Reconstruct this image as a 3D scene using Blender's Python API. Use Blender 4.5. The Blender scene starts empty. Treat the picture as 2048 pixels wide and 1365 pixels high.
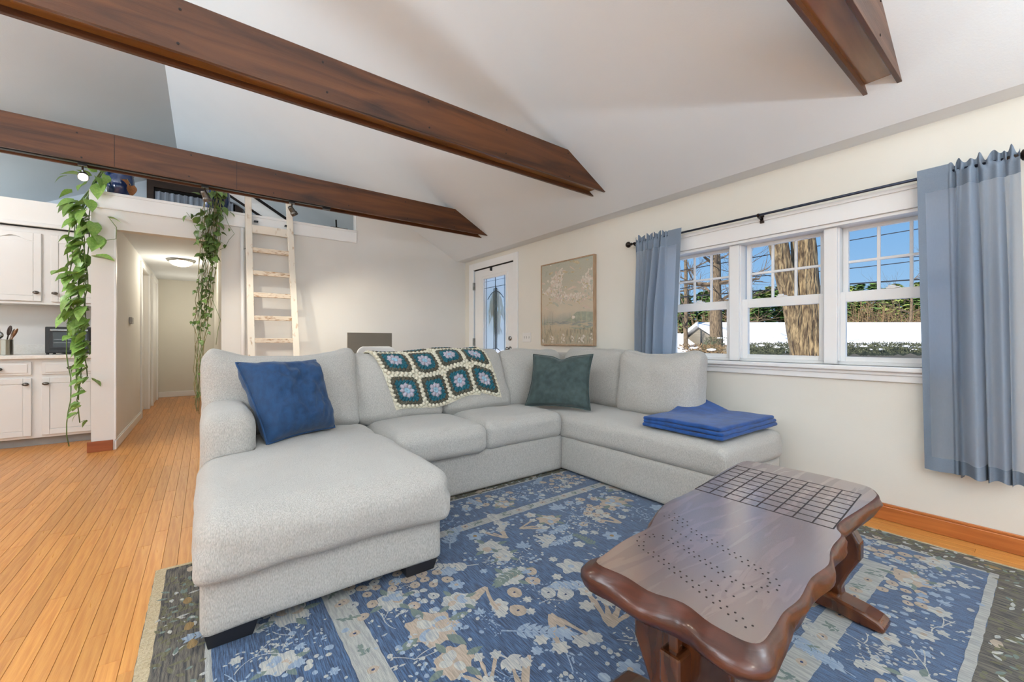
import bpy, bmesh, math, random
import numpy as np
from mathutils import Vector, Matrix, noise as mnoise
from mathutils.bvhtree import BVHTree

random.seed(7); rng = np.random.default_rng(7)
PI = math.pi
scn = bpy.context.scene
COL = scn.collection

# ------------------------------------------------------------------ camera
FPX, HC, CX, CY = 820.0, 1.05, 1024.0, 682.5
YAW = math.atan(614 / 820.0)
cam_d = bpy.data.cameras.new('camera'); cam_d.sensor_width = 36.0; cam_d.lens = FPX / 2048 * 36
cam_d.clip_start = .02; cam_d.clip_end = 500
cam = bpy.data.objects.new('camera', cam_d); COL.objects.link(cam)
cam.location = (0, 0, HC); cam.rotation_euler = (PI / 2, 0, -YAW)
scn.camera = cam

# ------------------------------------------------------------------ world, sun, exposure
w = bpy.data.worlds.new('World'); scn.world = w; w.use_nodes = True
wn = w.node_tree.nodes; wl = w.node_tree.links; wn.clear()
tcw = wn.new('ShaderNodeTexCoord'); sxw = wn.new('ShaderNodeSeparateXYZ'); skr = wn.new('ShaderNodeValToRGB'); wl.new(tcw.outputs['Generated'], sxw.inputs[0]); wl.new(sxw.outputs['Z'], skr.inputs[0])
se = skr.color_ramp.elements; se[0].position = .0; se[0].color = (.48, .70, .92, 1); se[1].position = 1; se[1].color = (.08, .22, .58, 1)
for p_, c_ in ((.10, (.34, .60, .92, 1)), (.30, (.16, .42, .84, 1))): q_ = se.new(p_); q_.color = c_
bg = wn.new('ShaderNodeBackground'); bg.inputs[1].default_value = .74
wo = wn.new('ShaderNodeOutputWorld'); wl.new(skr.outputs[0], bg.inputs[0]); wl.new(bg.outputs[0], wo.inputs[0])
scn.view_settings.view_transform = 'Standard'; scn.view_settings.look = 'None'
scn.view_settings.exposure = 0.3; scn.view_settings.gamma = 1.0; scn.view_settings.use_curve_mapping = False
scn.cycles.max_bounces = 9; scn.cycles.diffuse_bounces = 5; scn.cycles.transparent_max_bounces = 12
scn.cycles.sample_clamp_indirect = 6.0; scn.cycles.caustics_reflective = False; scn.cycles.caustics_refractive = False

def light(name, kind, loc, energy, rot=(0, 0, 0), color=(1, 1, 1), **kw):
    d = bpy.data.lights.new(name, kind); d.energy = energy; d.color = color
    for k, v in kw.items(): setattr(d, k, v)
    o = bpy.data.objects.new(name, d); COL.objects.link(o); o.location = loc; o.rotation_euler = rot
    return o
# winter sun from over the roof (travels towards +X), so it only lights the garden
sun = light('sun', 'SUN', (0, 0, 20), 7.2, color=(1, .93, .82), angle=.01)
sun.rotation_euler = Vector((.84, -.06, -.53)).to_track_quat('-Z', 'Y').to_euler()
# area light in an added, unseen glazed opening of the gable behind the camera
light('rear_fill', 'AREA', (-.4, -2.5, 1.75), 56, rot=(math.radians(90), 0, 0), color=(.88, .95, 1), shape='RECTANGLE', size=5.6, size_y=2.6)

# added uplights outside the view that brighten the ceiling (stands are built with the furniture)
ADDED_TORCH = ((-2.3, -1.7, 1.78), (1.9, -1.9, 1.78), (-2.9, 2.2, 1.78))
for t_ in ADDED_TORCH: light('added_uplight', 'AREA', t_, 155, rot=(PI, 0, 0), color=(.78, .91, 1), shape='DISK', size=.34)
light('kitchen_fill', 'POINT', (-2.7, 4.9, 2.55), 70, color=(.95, .97, 1), shadow_soft_size=.16)  # added point light outside the view, brightens the kitchen side
light('loft_fill', 'AREA', (-3.0, 7.6, 2.9), 105, rot=(0, math.radians(-90), 0), color=(.72, .85, 1), shape='RECTANGLE', size=1.0, size_y=2.5)  # added area light for bluish loft daylight, no window built for it

# ------------------------------------------------------------------ pixel helpers
Fv = np.array([math.sin(YAW), math.cos(YAW), 0]); Rv = np.array([math.cos(YAW), -math.sin(YAW), 0]); C0 = np.array([0, 0, HC])
def ray(x, y): return Fv + (x - CX) / FPX * Rv - np.array([0, 0, 1.0]) * (y - CY) / FPX
def onp(x, y, ax, val):
    v = ray(x, y); return C0 + v * ((val - C0[ax]) / v[ax])
def atd(x, y, t): return C0 + ray(x, y) * t

# ------------------------------------------------------------------ materials
MAT = {}
def rgb(h):
    f = lambda v: (v / 12.92 if v <= .04045 else ((v + .055) / 1.055) ** 2.4)
    return tuple(f(int(h[i:i + 2], 16) / 255) for i in (0, 2, 4)) + (1,)
def mat(name, c1, c2=None, scale=6.0, stretch=(1, 1, 1), rough=.5, rough2=None, bump=0.0, bscale=60.0, bstretch=None, metal=0.0,
        spec=.5, coat=0.0, rand=0.0, ramp=(.35, .65), sheen=0.0, detail=4, emit=None, trans=0.0, distort=0.0, wave=None, coatr=.1, bdist=.01, tcol=None):
    m = bpy.data.materials.new(name); m.use_nodes = True; MAT[name] = m
    N = m.node_tree.nodes; L = m.node_tree.links; b = N['Principled BSDF']
    if isinstance(c1, str): c1 = rgb(c1)
    if isinstance(c2, str): c2 = rgb(c2)
    b.inputs['Base Color'].default_value = c1; b.inputs['Roughness'].default_value = rough; b.inputs['Metallic'].default_value = metal
    b.inputs['Specular IOR Level'].default_value = spec; b.inputs['Coat Weight'].default_value = coat; b.inputs['Coat Roughness'].default_value = coatr
    b.inputs['Sheen Weight'].default_value = sheen
    tc = N.new('ShaderNodeTexCoord'); fac = None
    def mapped(st):
        mp = N.new('ShaderNodeMapping'); mp.inputs['Scale'].default_value = st; L.new(tc.outputs['Object'], mp.inputs[0]); return mp
    if c2 is not None:
        nz = N.new('ShaderNodeTexNoise'); nz.inputs['Scale'].default_value = scale; nz.inputs['Detail'].default_value = detail; nz.inputs['Distortion'].default_value = distort
        L.new(mapped(stretch).outputs[0], nz.inputs['Vector'])
        rp = N.new('ShaderNodeValToRGB'); rp.color_ramp.elements[0].position, rp.color_ramp.elements[1].position = ramp
        rp.color_ramp.elements[0].color = c1; rp.color_ramp.elements[1].color = c2
        L.new(nz.outputs['Fac'], rp.inputs[0]); outc = rp.outputs[0]
        if wave:
            wv = N.new('ShaderNodeTexWave'); wv.wave_type = 'BANDS'; wv.bands_direction = wave[0]; wv.inputs['Scale'].default_value = wave[1]
            wv.inputs['Distortion'].default_value = wave[2]; wv.inputs['Detail'].default_value = 3; wv.inputs['Detail Scale'].default_value = wave[4] if len(wave) > 4 else 1
            L.new(mapped(stretch).outputs[0], wv.inputs[0])
            mx = N.new('ShaderNodeMixRGB'); mx.blend_type = 'MULTIPLY'; mx.inputs[0].default_value = wave[3]
            L.new(outc, mx.inputs[1]); L.new(wv.outputs['Color'], mx.inputs[2]); outc = mx.outputs[0]
        if rand:
            oi = N.new('ShaderNodeObjectInfo'); ge = N.new('ShaderNodeNewGeometry'); ad = N.new('ShaderNodeMath'); ad.operation = 'ADD'
            fr = N.new('ShaderNodeMath'); fr.operation = 'FRACT'
            L.new(oi.outputs['Random'], ad.inputs[0]); L.new(ge.outputs['Random Per Island'], ad.inputs[1]); L.new(ad.outputs[0], fr.inputs[0])
            mr = N.new('ShaderNodeMapRange'); mr.inputs[3].default_value = 1 - rand; mr.inputs[4].default_value = 1 + rand
            L.new(fr.outputs[0], mr.inputs[0])
            hs = N.new('ShaderNodeHueSaturation'); L.new(mr.outputs[0], hs.inputs['Value']); L.new(outc, hs.inputs['Color']); outc = hs.outputs[0]
        L.new(outc, b.inputs['Base Color'])
        if rough2 is not None:
            m2 = N.new('ShaderNodeMapRange'); m2.inputs[3].default_value = rough; m2.inputs[4].default_value = rough2
            L.new(nz.outputs['Fac'], m2.inputs[0]); L.new(m2.outputs[0], b.inputs['Roughness'])
    if bump:
        n2 = N.new('ShaderNodeTexNoise'); n2.inputs['Scale'].default_value = bscale; n2.inputs['Detail'].default_value = 3
        L.new(mapped(bstretch or (1, 1, 1)).outputs[0], n2.inputs['Vector'])
        bp = N.new('ShaderNodeBump'); bp.inputs['Strength'].default_value = bump; bp.inputs['Distance'].default_value = bdist
        L.new(n2.outputs['Fac'], bp.inputs['Height']); L.new(bp.outputs[0], b.inputs['Normal'])
    if emit:
        b.inputs['Emission Color'].default_value = rgb(emit[0]); b.inputs['Emission Strength'].default_value = emit[1]
    if trans:
        tr = N.new('ShaderNodeBsdfTranslucent'); mxs = N.new('ShaderNodeMixShader'); mxs.inputs[0].default_value = trans
        tr.inputs[0].default_value = tcol or c1
        L.new(b.outputs[0], mxs.inputs[1]); L.new(tr.outputs[0], mxs.inputs[2]); L.new(mxs.outputs[0], N['Material Output'].inputs[0])
    return m
mat('wall_paint', 'DDD9CE', 'E0DCD2', scale=2, rough=.75, bump=.05, bscale=140)
mat('back_wall_paint', 'DFDDD8', 'E2E0DC', scale=2, rough=.75, bump=.05, bscale=140)
mat('ceiling_paint', 'DCE0E3', 'DEE2E5', scale=2, rough=.85, bump=.06, bscale=110)
mat('white_trim', 'E9E9E8', 'ECECEB', scale=2, rough=.38)
mat('hall_paint', 'DBD8CD', 'DEDBD0', scale=2, rough=.75, bump=.05, bscale=140)
mat('cabinet_paint', 'DBDAD7', 'DEDDDA', scale=3, rough=.45)
mat('counter_laminate', 'E6E4DF', 'DEDBD4', scale=60, rough=.35)
mat('floor_oak', 'CB8E48', 'B87636', scale=3.5, stretch=(22, 1.1, 1), rough=.24, rough2=.36, rand=.13, bump=.10, bscale=40, bstretch=(8, .6, 1), distort=.6, spec=.45)
mat('subfloor', '6B4420', '7A5028', scale=5, rough=.8)
mat('baseboard_oak', 'B86E38', '9A5526', scale=2.2, stretch=(6, .8, 9), rough=.3, distort=1.2)
mat('column_base_oak', '9A5228', '86431D', scale=3, stretch=(1, 1, 8), rough=.4)
mat('beam_stain', '653B1E', '28140A', scale=1.5, stretch=(.9, 9, 9), rough=.30, rough2=.42, distort=1.1, bump=.12, bscale=14, bstretch=(.7, 14, 14), ramp=(.28, .78), spec=.4)
mat('beam_under', '946534', '6A431F', scale=1.6, stretch=(.8, 10, 10), rough=.16, rough2=.3, distort=.8, coat=.25, ramp=(.3, .75))
mat('beam_hole', '1B0D06', '0E0603', scale=20, rough=.7)
mat('sofa_fabric', 'C2BEB7', '9F9B94', scale=330, stretch=(1, 1, .32), rough=.92, bump=.9, bscale=330, bstretch=(1, 1, .32), sheen=.25, ramp=(.3, .7), bdist=.004)
mat('sofa_seam', 'AFA9A0', 'A49E95', scale=80, rough=.95)
mat('sofa_foot', '16161A', '1E1E22', scale=8, rough=.5)
mat('blue_velvet', '113D66', '0D3256', scale=40, stretch=(1, 1, .7), rough=.8, sheen=.15, bump=.3, bscale=160, bdist=.004)
mat('green_velvet', '384846', '2A3837', scale=20, rough=.8, sheen=.15, bump=.3, bscale=160, bdist=.004)
mat('blue_fleece', '11478A', '0C3870', scale=18, rough=.9, sheen=.15, bump=.4, bscale=240, bdist=.004)
mat('curtain_cloth', '7C8B9D', '8391A3', scale=180, stretch=(1, 1, .25), rough=.85, trans=.42, tcol=(.86, .91, .98, 1), bump=.12, bscale=300, bdist=.003)
mat('curtain_hem', '7B8898', '818E9E', scale=180, rough=.85, trans=.18, bump=.12, bscale=300, bdist=.003)
mat('bronze', '2E2622', '3D322B', scale=20, rough=.35, metal=.85)
mat('rod_metal', '2B2F3D', '353A49', scale=20, rough=.3, metal=.7)
mat('nickel', '9A9A98', '8A8A87', scale=30, rough=.25, metal=1.0)
mat('knob_pewter', '6F6A64', '57524D', scale=60, rough=.35, metal=.9)
mat('hinge_steel', '8F8F8C', '7D7D7A', scale=30, rough=.35, metal=.9)
mat('black_metal', '121214', '1A1A1C', scale=20, rough=.4)
mat('table_wood', '6A3518', '3C190A', scale=1.9, stretch=(1.2, 9, 9), rough=.22, rough2=.34, distort=1.0, coat=1.0, coatr=.22, spec=.8, bump=.14, bscale=9, bstretch=(1, 6, 6), ramp=(.3, .75))
mat('table_edge', '54291A', '281006', scale=2.2, stretch=(6, 2, 12), rough=.32, distort=1.6, coat=.2, coatr=.12, bump=.2, bscale=10, bstretch=(1, 1, 8), ramp=(.3, .72))
mat('table_leg_wood', '63351A', '210D05', scale=3, stretch=(3, 3, 1), rough=.25, distort=1.4, coat=.4, bump=.2, bscale=12, ramp=(.3, .7))
mat('table_inlay', '1C0F08', '150A05', scale=20, rough=.45)
mat('rug_blue', '426084', '142A48', scale=11, stretch=(26, 1.5, 1), rough=.95, bump=.5, bscale=60, bstretch=(9, 1, 1), ramp=(.36, .62), detail=6, sheen=.2)
mat('rug_dark', '6E675B', '38373A', scale=9, stretch=(16, 1.5, 1), rough=.95, bump=.5, bscale=60, bstretch=(9, 1, 1), detail=6)
mat('rug_band', 'ABA9A3', '8E8F8D', scale=9, stretch=(14, 1.6, 1), rough=.95, bump=.5, bscale=60, bstretch=(9, 1, 1), detail=6)
mat('rug_binding', 'B9A98C', 'A89878', scale=40, stretch=(1, 6, 1), rough=.95, bump=.7, bscale=90)
for nm, a, b_ in (('rug_cream', 'BAB6AB', '8F9296'), ('rug_ice', '9AA6B3', '74869D'), ('rug_peach', 'B3A190', '958879'), ('rug_sage', '757F74', '5E6B6A'), ('rug_ochre', '94794F', '7A6443'), ('rug_navy', '23355A', '1B2947'), ('rug_olive', '6C6852', '57543F')):
    mat(nm, a, b_, scale=9, stretch=(20, 2, 1), rough=.95, bump=.4, bscale=60, bstretch=(9, 1, 1), detail=6)
mat('yarn_cream', 'E4DECB', 'D5CDB6', scale=90, rough=.95, bump=.6, bscale=260, bdist=.004)
mat('yarn_olive', '5A5546', '46443A', scale=90, rough=.95, bump=.6, bscale=260, bdist=.004)
mat('yarn_teal', '1D5F6B', '17505E', scale=60, rough=.95, bump=.6, bscale=260, bdist=.004)
mat('yarn_lavender', 'B7B0BA', 'A59EAB', scale=90, rough=.95, bump=.6, bscale=260, bdist=.004)
mat('yarn_blue', '9DBFCF', '8CB0C2', scale=90, rough=.95, bump=.6, bscale=260, bdist=.004)
mat('frame_oak', 'B4977A', 'A08365', scale=8, stretch=(4, 4, 1), rough=.5)
mat('leaf_green', '94B45E', '689241', scale=9, rough=.35, rand=.35, ramp=(.3, .7), trans=.18)
mat('leaf_dark', '768F4A', '4A6A30', scale=14, rough=.35, rand=.4, ramp=(.3, .7), trans=.12)
mat('leaf_dry', '8A5A2C', '6B431F', scale=14, rough=.7)
mat('vine_stem', '6C8A45', '56663A', scale=14, rough=.6)
mat('vine_stem_tan', '8F8358', '6D6B45', scale=14, rough=.6)
mat('soil', '2A1D14', '3A2A1E', scale=40, rough=.95)
mat('pot_blue', '1D3F7A', '0D1D40', scale=3, rough=.12, coat=.6, ramp=(.35, .7))
mat('ladder_white', 'E6DFD2', 'B79A78', scale=7, stretch=(3, 3, 1.2), rough=.65, ramp=(.60, .72), bump=.1, bscale=30)
mat('ladder_worn', 'E2D5C2', 'A98159', scale=9, stretch=(2, 6, 6), rough=.65, ramp=(.50, .68), bump=.1, bscale=30)
mat('lamp_glass', 'FFF3DC', 'FFF0D2', scale=4, rough=.3, emit=('FFE9C0', 2.2))
mat('bulb', 'FFF6E0', 'FFF6E0', scale=4, rough=.3, emit=('FFF2D6', 40))
mat('loft_dark_wood', '3D281A', '2C1B11', scale=4, stretch=(1, 1, 5), rough=.5)
mat('loft_curtain', 'A8ADB6', '8F959F', scale=5, stretch=(6, 6, .5), rough=.9)
mat('loft_wall', 'C6CDD4', 'C9D0D7', scale=2, rough=.8)
mat('dark_gap', '15100C', '1A1410', scale=10, rough=.9)
mat('oven_black', '161616', '1E1E1E', scale=10, rough=.35)
mat('oven_glass', '2B2C22', '1F201A', scale=3, rough=.08)
mat('steel_brushed', 'B9B4A6', 'A19C8E', scale=30, stretch=(1, 1, .05), rough=.28, metal=1.0)
mat('spoon_wood', '8A5C36', '6C4426', scale=8, stretch=(2, 2, .6), rough=.6)
mat('spoon_dark', '3B2A20', '2A1D16', scale=8, rough=.6)
mat('screen_grey', '6B6459', '6E675C', scale=2, rough=.6)
mat('plastic_white', 'E7E6E3', 'E9E8E5', scale=3, rough=.4)
mat('desk_wood', 'D8D2C6', 'CFC8BA', scale=4, rough=.5)
mat('plate_white', 'DFDDD8', 'E2E0DB', scale=4, rough=.4)
mat('device_grey', '8E8E8B', '979794', scale=9, rough=.4)
mat('switch_slot', 'A5A39E', '9D9B96', scale=9, rough=.5)
mat('lead_came', '3A3F44', '2F3438', scale=20, rough=.4, metal=.6)
mat('swag_needles', '5C8F62', '3E6B4A', scale=18, rough=.8, rand=.3)
mat('bark', '8C7A5C', '463829', scale=5.0, stretch=(4.5, 4.5, .8), rough=.95, bump=1.0, bscale=5, bstretch=(4, 4, .6), ramp=(.38, .60), bdist=.12, distort=.8)
mat('bark_grey', '7A6A55', '443A30', scale=6, stretch=(5, 5, 1), rough=.95, bump=.8, bscale=9, bstretch=(4, 4, .8), bdist=.04)
mat('twig', '6A5A48', '4A3F34', scale=6, rough=.9)
mat('snow', 'F2F3F5', 'EDEFF2', scale=1.2, rough=.8, bump=.2, bscale=3, bdist=.05)
mat('snow_roof', 'F1F1F1', 'EDEDEF', scale=1.2, rough=.85, bump=.1, bscale=3, bdist=.03)
mat('house_siding', '6F6A60', '7C766B', scale=2, stretch=(.3, .3, 12), rough=.8)
mat('conifer', '64843F', '3A5A2E', scale=3.0, rough=.95, rand=.25, ramp=(.3, .7))
mat('conifer_light', '98A457', '667C40', scale=3.0, rough=.95, rand=.25, ramp=(.3, .7))
mat('brush', '8C7656', '5E4D3B', scale=3.0, rough=.95, rand=.25)
mat('hedge', '5C6048', '3C4236', scale=8, rough=.95)
mat('cable', '2A2C30', '222428', scale=5, rough=.6)
mat('paint_cloud', 'DAD1C5', 'CBC0B2', scale=30, rough=.8, bump=.4, bscale=120)
mat('paint_green', 'A3A592', '949786', scale=24, rough=.8, bump=.4, bscale=120)
mat('paint_water', '969892', '858882', scale=24, stretch=(1, 1, 6), rough=.8, bump=.4, bscale=120)
mat('paint_straw', 'C9B998', 'AE9F80', scale=24, rough=.8, bump=.4, bscale=120)
mat('paint_sky_dark', 'B4B2A1', 'A9A898', scale=20, rough=.8, bump=.4, bscale=120)
mat('paint_pink', 'CFBCAC', 'C3B0A0', scale=20, rough=.8, bump=.4, bscale=120)
mat('paint_stem', '6C7060', '5A5E50', scale=24, rough=.8)
MAT['table_wood'].node_tree.nodes['Principled BSDF'].inputs['Coat IOR'].default_value = 6.0
def special(name, build):
    m = bpy.data.materials.new(name); m.use_nodes = True; MAT[name] = m; N = m.node_tree.nodes; L = m.node_tree.links
    for n in list(N):
        if n.type != 'OUTPUT_MATERIAL': N.remove(n)
    build(N, L, N['Material Output']); return m
def _pane(N, L, out):
    t = N.new('ShaderNodeBsdfTransparent'); g = N.new('ShaderNodeBsdfGlossy'); g.inputs['Roughness'].default_value = .02
    f = N.new('ShaderNodeLayerWeight'); f.inputs[0].default_value = .12; mx = N.new('ShaderNodeMixShader')
    mu = N.new('ShaderNodeMath'); mu.operation = 'MULTIPLY'; mu.inputs[1].default_value = .30
    L.new(f.outputs['Fresnel'], mu.inputs[0]); L.new(mu.outputs[0], mx.inputs[0]); L.new(t.outputs[0], mx.inputs[1]); L.new(g.outputs[0], mx.inputs[2]); L.new(mx.outputs[0], out.inputs[0])
special('window_glass', _pane)
def _frost(N, L, out):
    t = N.new('ShaderNodeBsdfTransparent'); g = N.new('ShaderNodeBsdfTranslucent'); g.inputs[0].default_value = (1, 1, 1, 1); f = N.new('ShaderNodeBsdfDiffuse'); f.inputs[0].default_value = (.86, .92, .97, 1)
    mx = N.new('ShaderNodeMixShader'); mx.inputs[0].default_value = .5; m2 = N.new('ShaderNodeMixShader'); m2.inputs[0].default_value = .36
    L.new(g.outputs[0], mx.inputs[1]); L.new(f.outputs[0], mx.inputs[2]); L.new(t.outputs[0], m2.inputs[1]); L.new(mx.outputs[0], m2.inputs[2]); L.new(m2.outputs[0], out.inputs[0])
special('door_glass', _frost)
def _canvas(N, L, out):
    b = N.new('ShaderNodeBsdfPrincipled'); b.inputs['Roughness'].default_value = .85; L.new(b.outputs[0], out.inputs[0])
    tc = N.new('ShaderNodeTexCoord'); sx = N.new('ShaderNodeSeparateXYZ'); L.new(tc.outputs['Object'], sx.inputs[0])
    nz = N.new('ShaderNodeTexNoise'); nz.inputs['Scale'].default_value = 9; nz.inputs['Detail'].default_value = 7; L.new(tc.outputs['Object'], nz.inputs['Vector'])
    ma = N.new('ShaderNodeMath'); ma.operation = 'MULTIPLY_ADD'; ma.inputs[1].default_value = .16; L.new(nz.outputs['Fac'], ma.inputs[0]); L.new(sx.outputs['Z'], ma.inputs[2])
    r = N.new('ShaderNodeValToRGB'); L.new(ma.outputs[0], r.inputs[0]); e = r.color_ramp.elements
    e[0].position = .08; e[0].color = rgb('B3A48E'); e[1].position = .98; e[1].color = rgb('B2B0A0')
    for p, c in ((.30, 'B8A991'), (.36, 'A3A195'), (.46, 'C2B5A0'), (.6, 'C4B8A3'), (.78, 'B6B09E')):
        q = e.new(p); q.color = rgb(c)
    L.new(r.outputs[0], b.inputs['Base Color'])
    bp = N.new('ShaderNodeBump'); bp.inputs['Strength'].default_value = .5; bp.inputs['Distance'].default_value = .01
    n2 = N.new('ShaderNodeTexNoise'); n2.inputs['Scale'].default_value = 70; L.new(tc.outputs['Object'], n2.inputs['Vector']); L.new(n2.outputs['Fac'], bp.inputs['Height']); L.new(bp.outputs[0], b.inputs['Normal'])
special('canvas_paint', _canvas)

# ------------------------------------------------------------------ mesh helpers
BASE = {}
def link(o, parent=None):
    COL.objects.link(o)
    if parent is not None: o.parent = parent; BASE[o] = BASE.get(parent, Vector())
    return o
def props(o, label=None, cat=None, group=None, kind=None):
    if label: o['label'] = label
    if cat: o['category'] = cat
    if group: o['group'] = group
    if kind: o['kind'] = kind
    return o
def thing(name, label, cat, loc=(0, 0, 0), group=None, kind=None):
    o = bpy.data.objects.new(name, None); o.empty_display_size = .1; COL.objects.link(o); o.location = loc; BASE[o] = Vector(loc)
    return props(o, label, cat, group, kind)
def rotm(rx=0, ry=0, rz=0): return np.array((Matrix.Rotation(rz, 3, 'Z') @ Matrix.Rotation(ry, 3, 'Y') @ Matrix.Rotation(rx, 3, 'X')))
class MB:
    def __init__(s): s.v = []; s.f = []; s.m = []; s.n = 0
    def add(s, V, F, mi=0):
        V = np.asarray(V, float).reshape(-1, 3); s.v.append(V)
        for f in F: s.f.append(tuple(i + s.n for i in f)); s.m.append(mi)
        s.n += len(V); return s
    def box(s, a, b, mi=0):
        (x0, y0, z0), (x1, y1, z1) = a, b
        V = [(x0, y0, z0), (x1, y0, z0), (x1, y1, z0), (x0, y1, z0), (x0, y0, z1), (x1, y0, z1), (x1, y1, z1), (x0, y1, z1)]
        return s.add(V, [(0, 3, 2, 1), (4, 5, 6, 7), (0, 1, 5, 4), (1, 2, 6, 5), (2, 3, 7, 6), (3, 0, 4, 7)], mi)
    def bar(s, p, q, wx, wz, mi=0, up=(0, 0, 1)):
        p = np.array(p, float); q = np.array(q, float); d = q - p; L = np.linalg.norm(d); d /= L; u = np.array(up, float)
        if abs(d @ u) > .99: u = np.array((0, 1., 0))
        x = np.cross(d, u); x /= np.linalg.norm(x); z = np.cross(x, d); V = []
        for c in (p, q):
            for sx, sz in ((-1, -1), (1, -1), (1, 1), (-1, 1)): V.append(c + x * sx * wx / 2 + z * sz * wz / 2)
        return s.add(V, [(0, 1, 2, 3), (4, 7, 6, 5), (0, 4, 5, 1), (1, 5, 6, 2), (2, 6, 7, 3), (3, 7, 4, 0)], mi)
    def prism(s, poly, axis, a, b, mi=0, caps=True):
        n = len(poly); V = []
        for t in (a, b):
            for (p, q) in poly: V.append({'x': (t, p, q), 'y': (p, t, q), 'z': (p, q, t)}[axis])
        F = [(i, (i + 1) % n, (i + 1) % n + n, i + n) for i in range(n)]
        if caps: F += [tuple(range(n))[::-1], tuple(range(n, 2 * n))]
        return s.add(V, F, mi)
    def tube(s, pts, r, k=8, mi=0, cap=True):
        pts = [np.array(p, float) for p in pts]; n = len(pts); V = []
        rr = r if hasattr(r, '__len__') else [r] * n
        prev = None
        for i in range(n):
            d = pts[min(i + 1, n - 1)] - pts[max(i - 1, 0)]; l = np.linalg.norm(d); d = d / l if l > 1e-9 else np.array((0, 0, 1.))
            if prev is None:
                u = np.array((0, 0, 1.)) if abs(d[2]) < .9 else np.array((1., 0, 0)); x = np.cross(d, u)
            else: x = prev - d * (prev @ d)
            x = x / (np.linalg.norm(x) + 1e-12); prev = x; y = np.cross(d, x)
            for j in range(k): a = 2 * PI * j / k; V.append(pts[i] + (x * math.cos(a) + y * math.sin(a)) * rr[i])
        F = [(i * k + j, i * k + (j + 1) % k, (i + 1) * k + (j + 1) % k, (i + 1) * k + j) for i in range(n - 1) for j in range(k)]
        if cap: F += [tuple(range(k))[::-1], tuple(range((n - 1) * k, n * k))]
        return s.add(V, F, mi)
    def lathe(s, prof, c=(0, 0, 0), k=24, mi=0, M=None):
        n = len(prof); V = []
        for r, z in prof:
            for j in range(k): a = 2 * PI * j / k; V.append((r * math.cos(a), r * math.sin(a), z))
        V = np.array(V)
        if M is not None: V = V @ np.array(M).T
        V = V + np.array(c)
        F = [(i * k + j, i * k + (j + 1) % k, (i + 1) * k + (j + 1) % k, (i + 1) * k + j) for i in range(n - 1) for j in range(k)]
        F += [tuple(range(k))[::-1], tuple(range((n - 1) * k, n * k))]
        return s.add(V, F, mi)
    def grid(s, P, mi=0, flip=False):
        P = np.asarray(P); a, b = P.shape[:2]; F = []
        for i in range(a - 1):
            for j in range(b - 1):
                q = (i * b + j, (i + 1) * b + j, (i + 1) * b + j + 1, i * b + j + 1); F.append(q[::-1] if flip else q)
        return s.add(P.reshape(-1, 3), F, mi)
    def poly(s, pts, mi=0): return s.add(pts, [tuple(range(len(pts)))], mi)
    def blob(s, c, r, mi=0, M=None, ico=1):
        V, F = ICO[ico]; V = V * np.array(r)
        if M is not None: V = V @ np.array(M).T
        return s.add(V + np.array(c), F, mi)
    def build(s, name, mats, parent=None, smooth=False, bevel=0, bseg=2, local=False, merge=0, recalc=True):
        V = np.concatenate(s.v) if s.v else np.zeros((0, 3))
        if parent is not None and not local: V = V - np.array(BASE.get(parent, Vector()))
        me = bpy.data.meshes.new(name); me.from_pydata(V.tolist(), [], s.f)
        for m in ([mats] if isinstance(mats, str) else mats): me.materials.append(MAT[m])
        if len(me.polygons): me.polygons.foreach_set('material_index', s.m)
        if bevel or merge or recalc:
            bm = bmesh.new(); bm.from_mesh(me)
            if merge: bmesh.ops.remove_doubles(bm, verts=bm.verts, dist=merge)
            if recalc: bmesh.ops.recalc_face_normals(bm, faces=bm.faces)
            if bevel:
                ed = [e for e in bm.edges if len(e.link_faces) == 2 and e.calc_face_angle(0) > .5]
                bmesh.ops.bevel(bm, geom=ed, offset=bevel, segments=bseg, affect='EDGES', profile=.5, clamp_overlap=True)
            bm.to_mesh(me); bm.free()
        if smooth: me.polygons.foreach_set('use_smooth', [True] * len(me.polygons))
        me.update()
        o = bpy.data.objects.new(name, me); link(o, parent)
        return o
ICO = {}
for lv in (1, 2):
    bm = bmesh.new(); bmesh.ops.create_icosphere(bm, subdivisions=lv, radius=1)
    ICO[lv] = (np.array([v.co[:] for v in bm.verts]), [tuple(v.index for v in f.verts) for f in bm.faces]); bm.free()
def rbox(h, r, n=14, dens=None):
    """rounded box surface; returns verts, normalised coords in -1..1, faces"""
    h = np.array(h, float); V = []; F = []; 
    def sp(k): t = np.linspace(-1, 1, k + 1); return np.sign(t) * (1 - (1 - np.abs(t)) ** 1.35)
    nn = [n, n, n] if np.isscalar(n) else n
    for ax in range(3):
        b, c = (ax + 1) % 3, (ax + 2) % 3
        for sg in (-1, 1):
            tb, tc_ = sp(nn[b]), sp(nn[c]); o = len(V)
            for i in tb:
                for j in tc_:
                    p = np.zeros(3); p[ax] = sg; p[b] = i; p[c] = j; V.append(p)
            B, Cn = len(tb), len(tc_)
            for i in range(B - 1):
                for j in range(Cn - 1):
                    q = (o + i * Cn + j, o + (i + 1) * Cn + j, o + (i + 1) * Cn + j + 1, o + i * Cn + j + 1); F.append(q if sg > 0 else q[::-1])
    P = np.array(V); X = P * h; r = min(r, h.min() * .999); Q = np.clip(X, -(h - r), h - r); D = X - Q
    l = np.linalg.norm(D, axis=1, keepdims=True); l[l < 1e-9] = 1
    return Q + D / l * r, P, F
def wrinkle(V, amp, sc, seed=0):
    return np.array([[mnoise.noise(Vector((v[0] * sc + seed, v[1] * sc, v[2] * sc))) for v in V], [mnoise.noise(Vector((v[0] * sc + seed + 31, v[1] * sc + 5, v[2] * sc))) for v in V], [mnoise.noise(Vector((v[0] * sc + seed + 77, v[1] * sc + 9, v[2] * sc))) for v in V]]).T * amp
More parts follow.
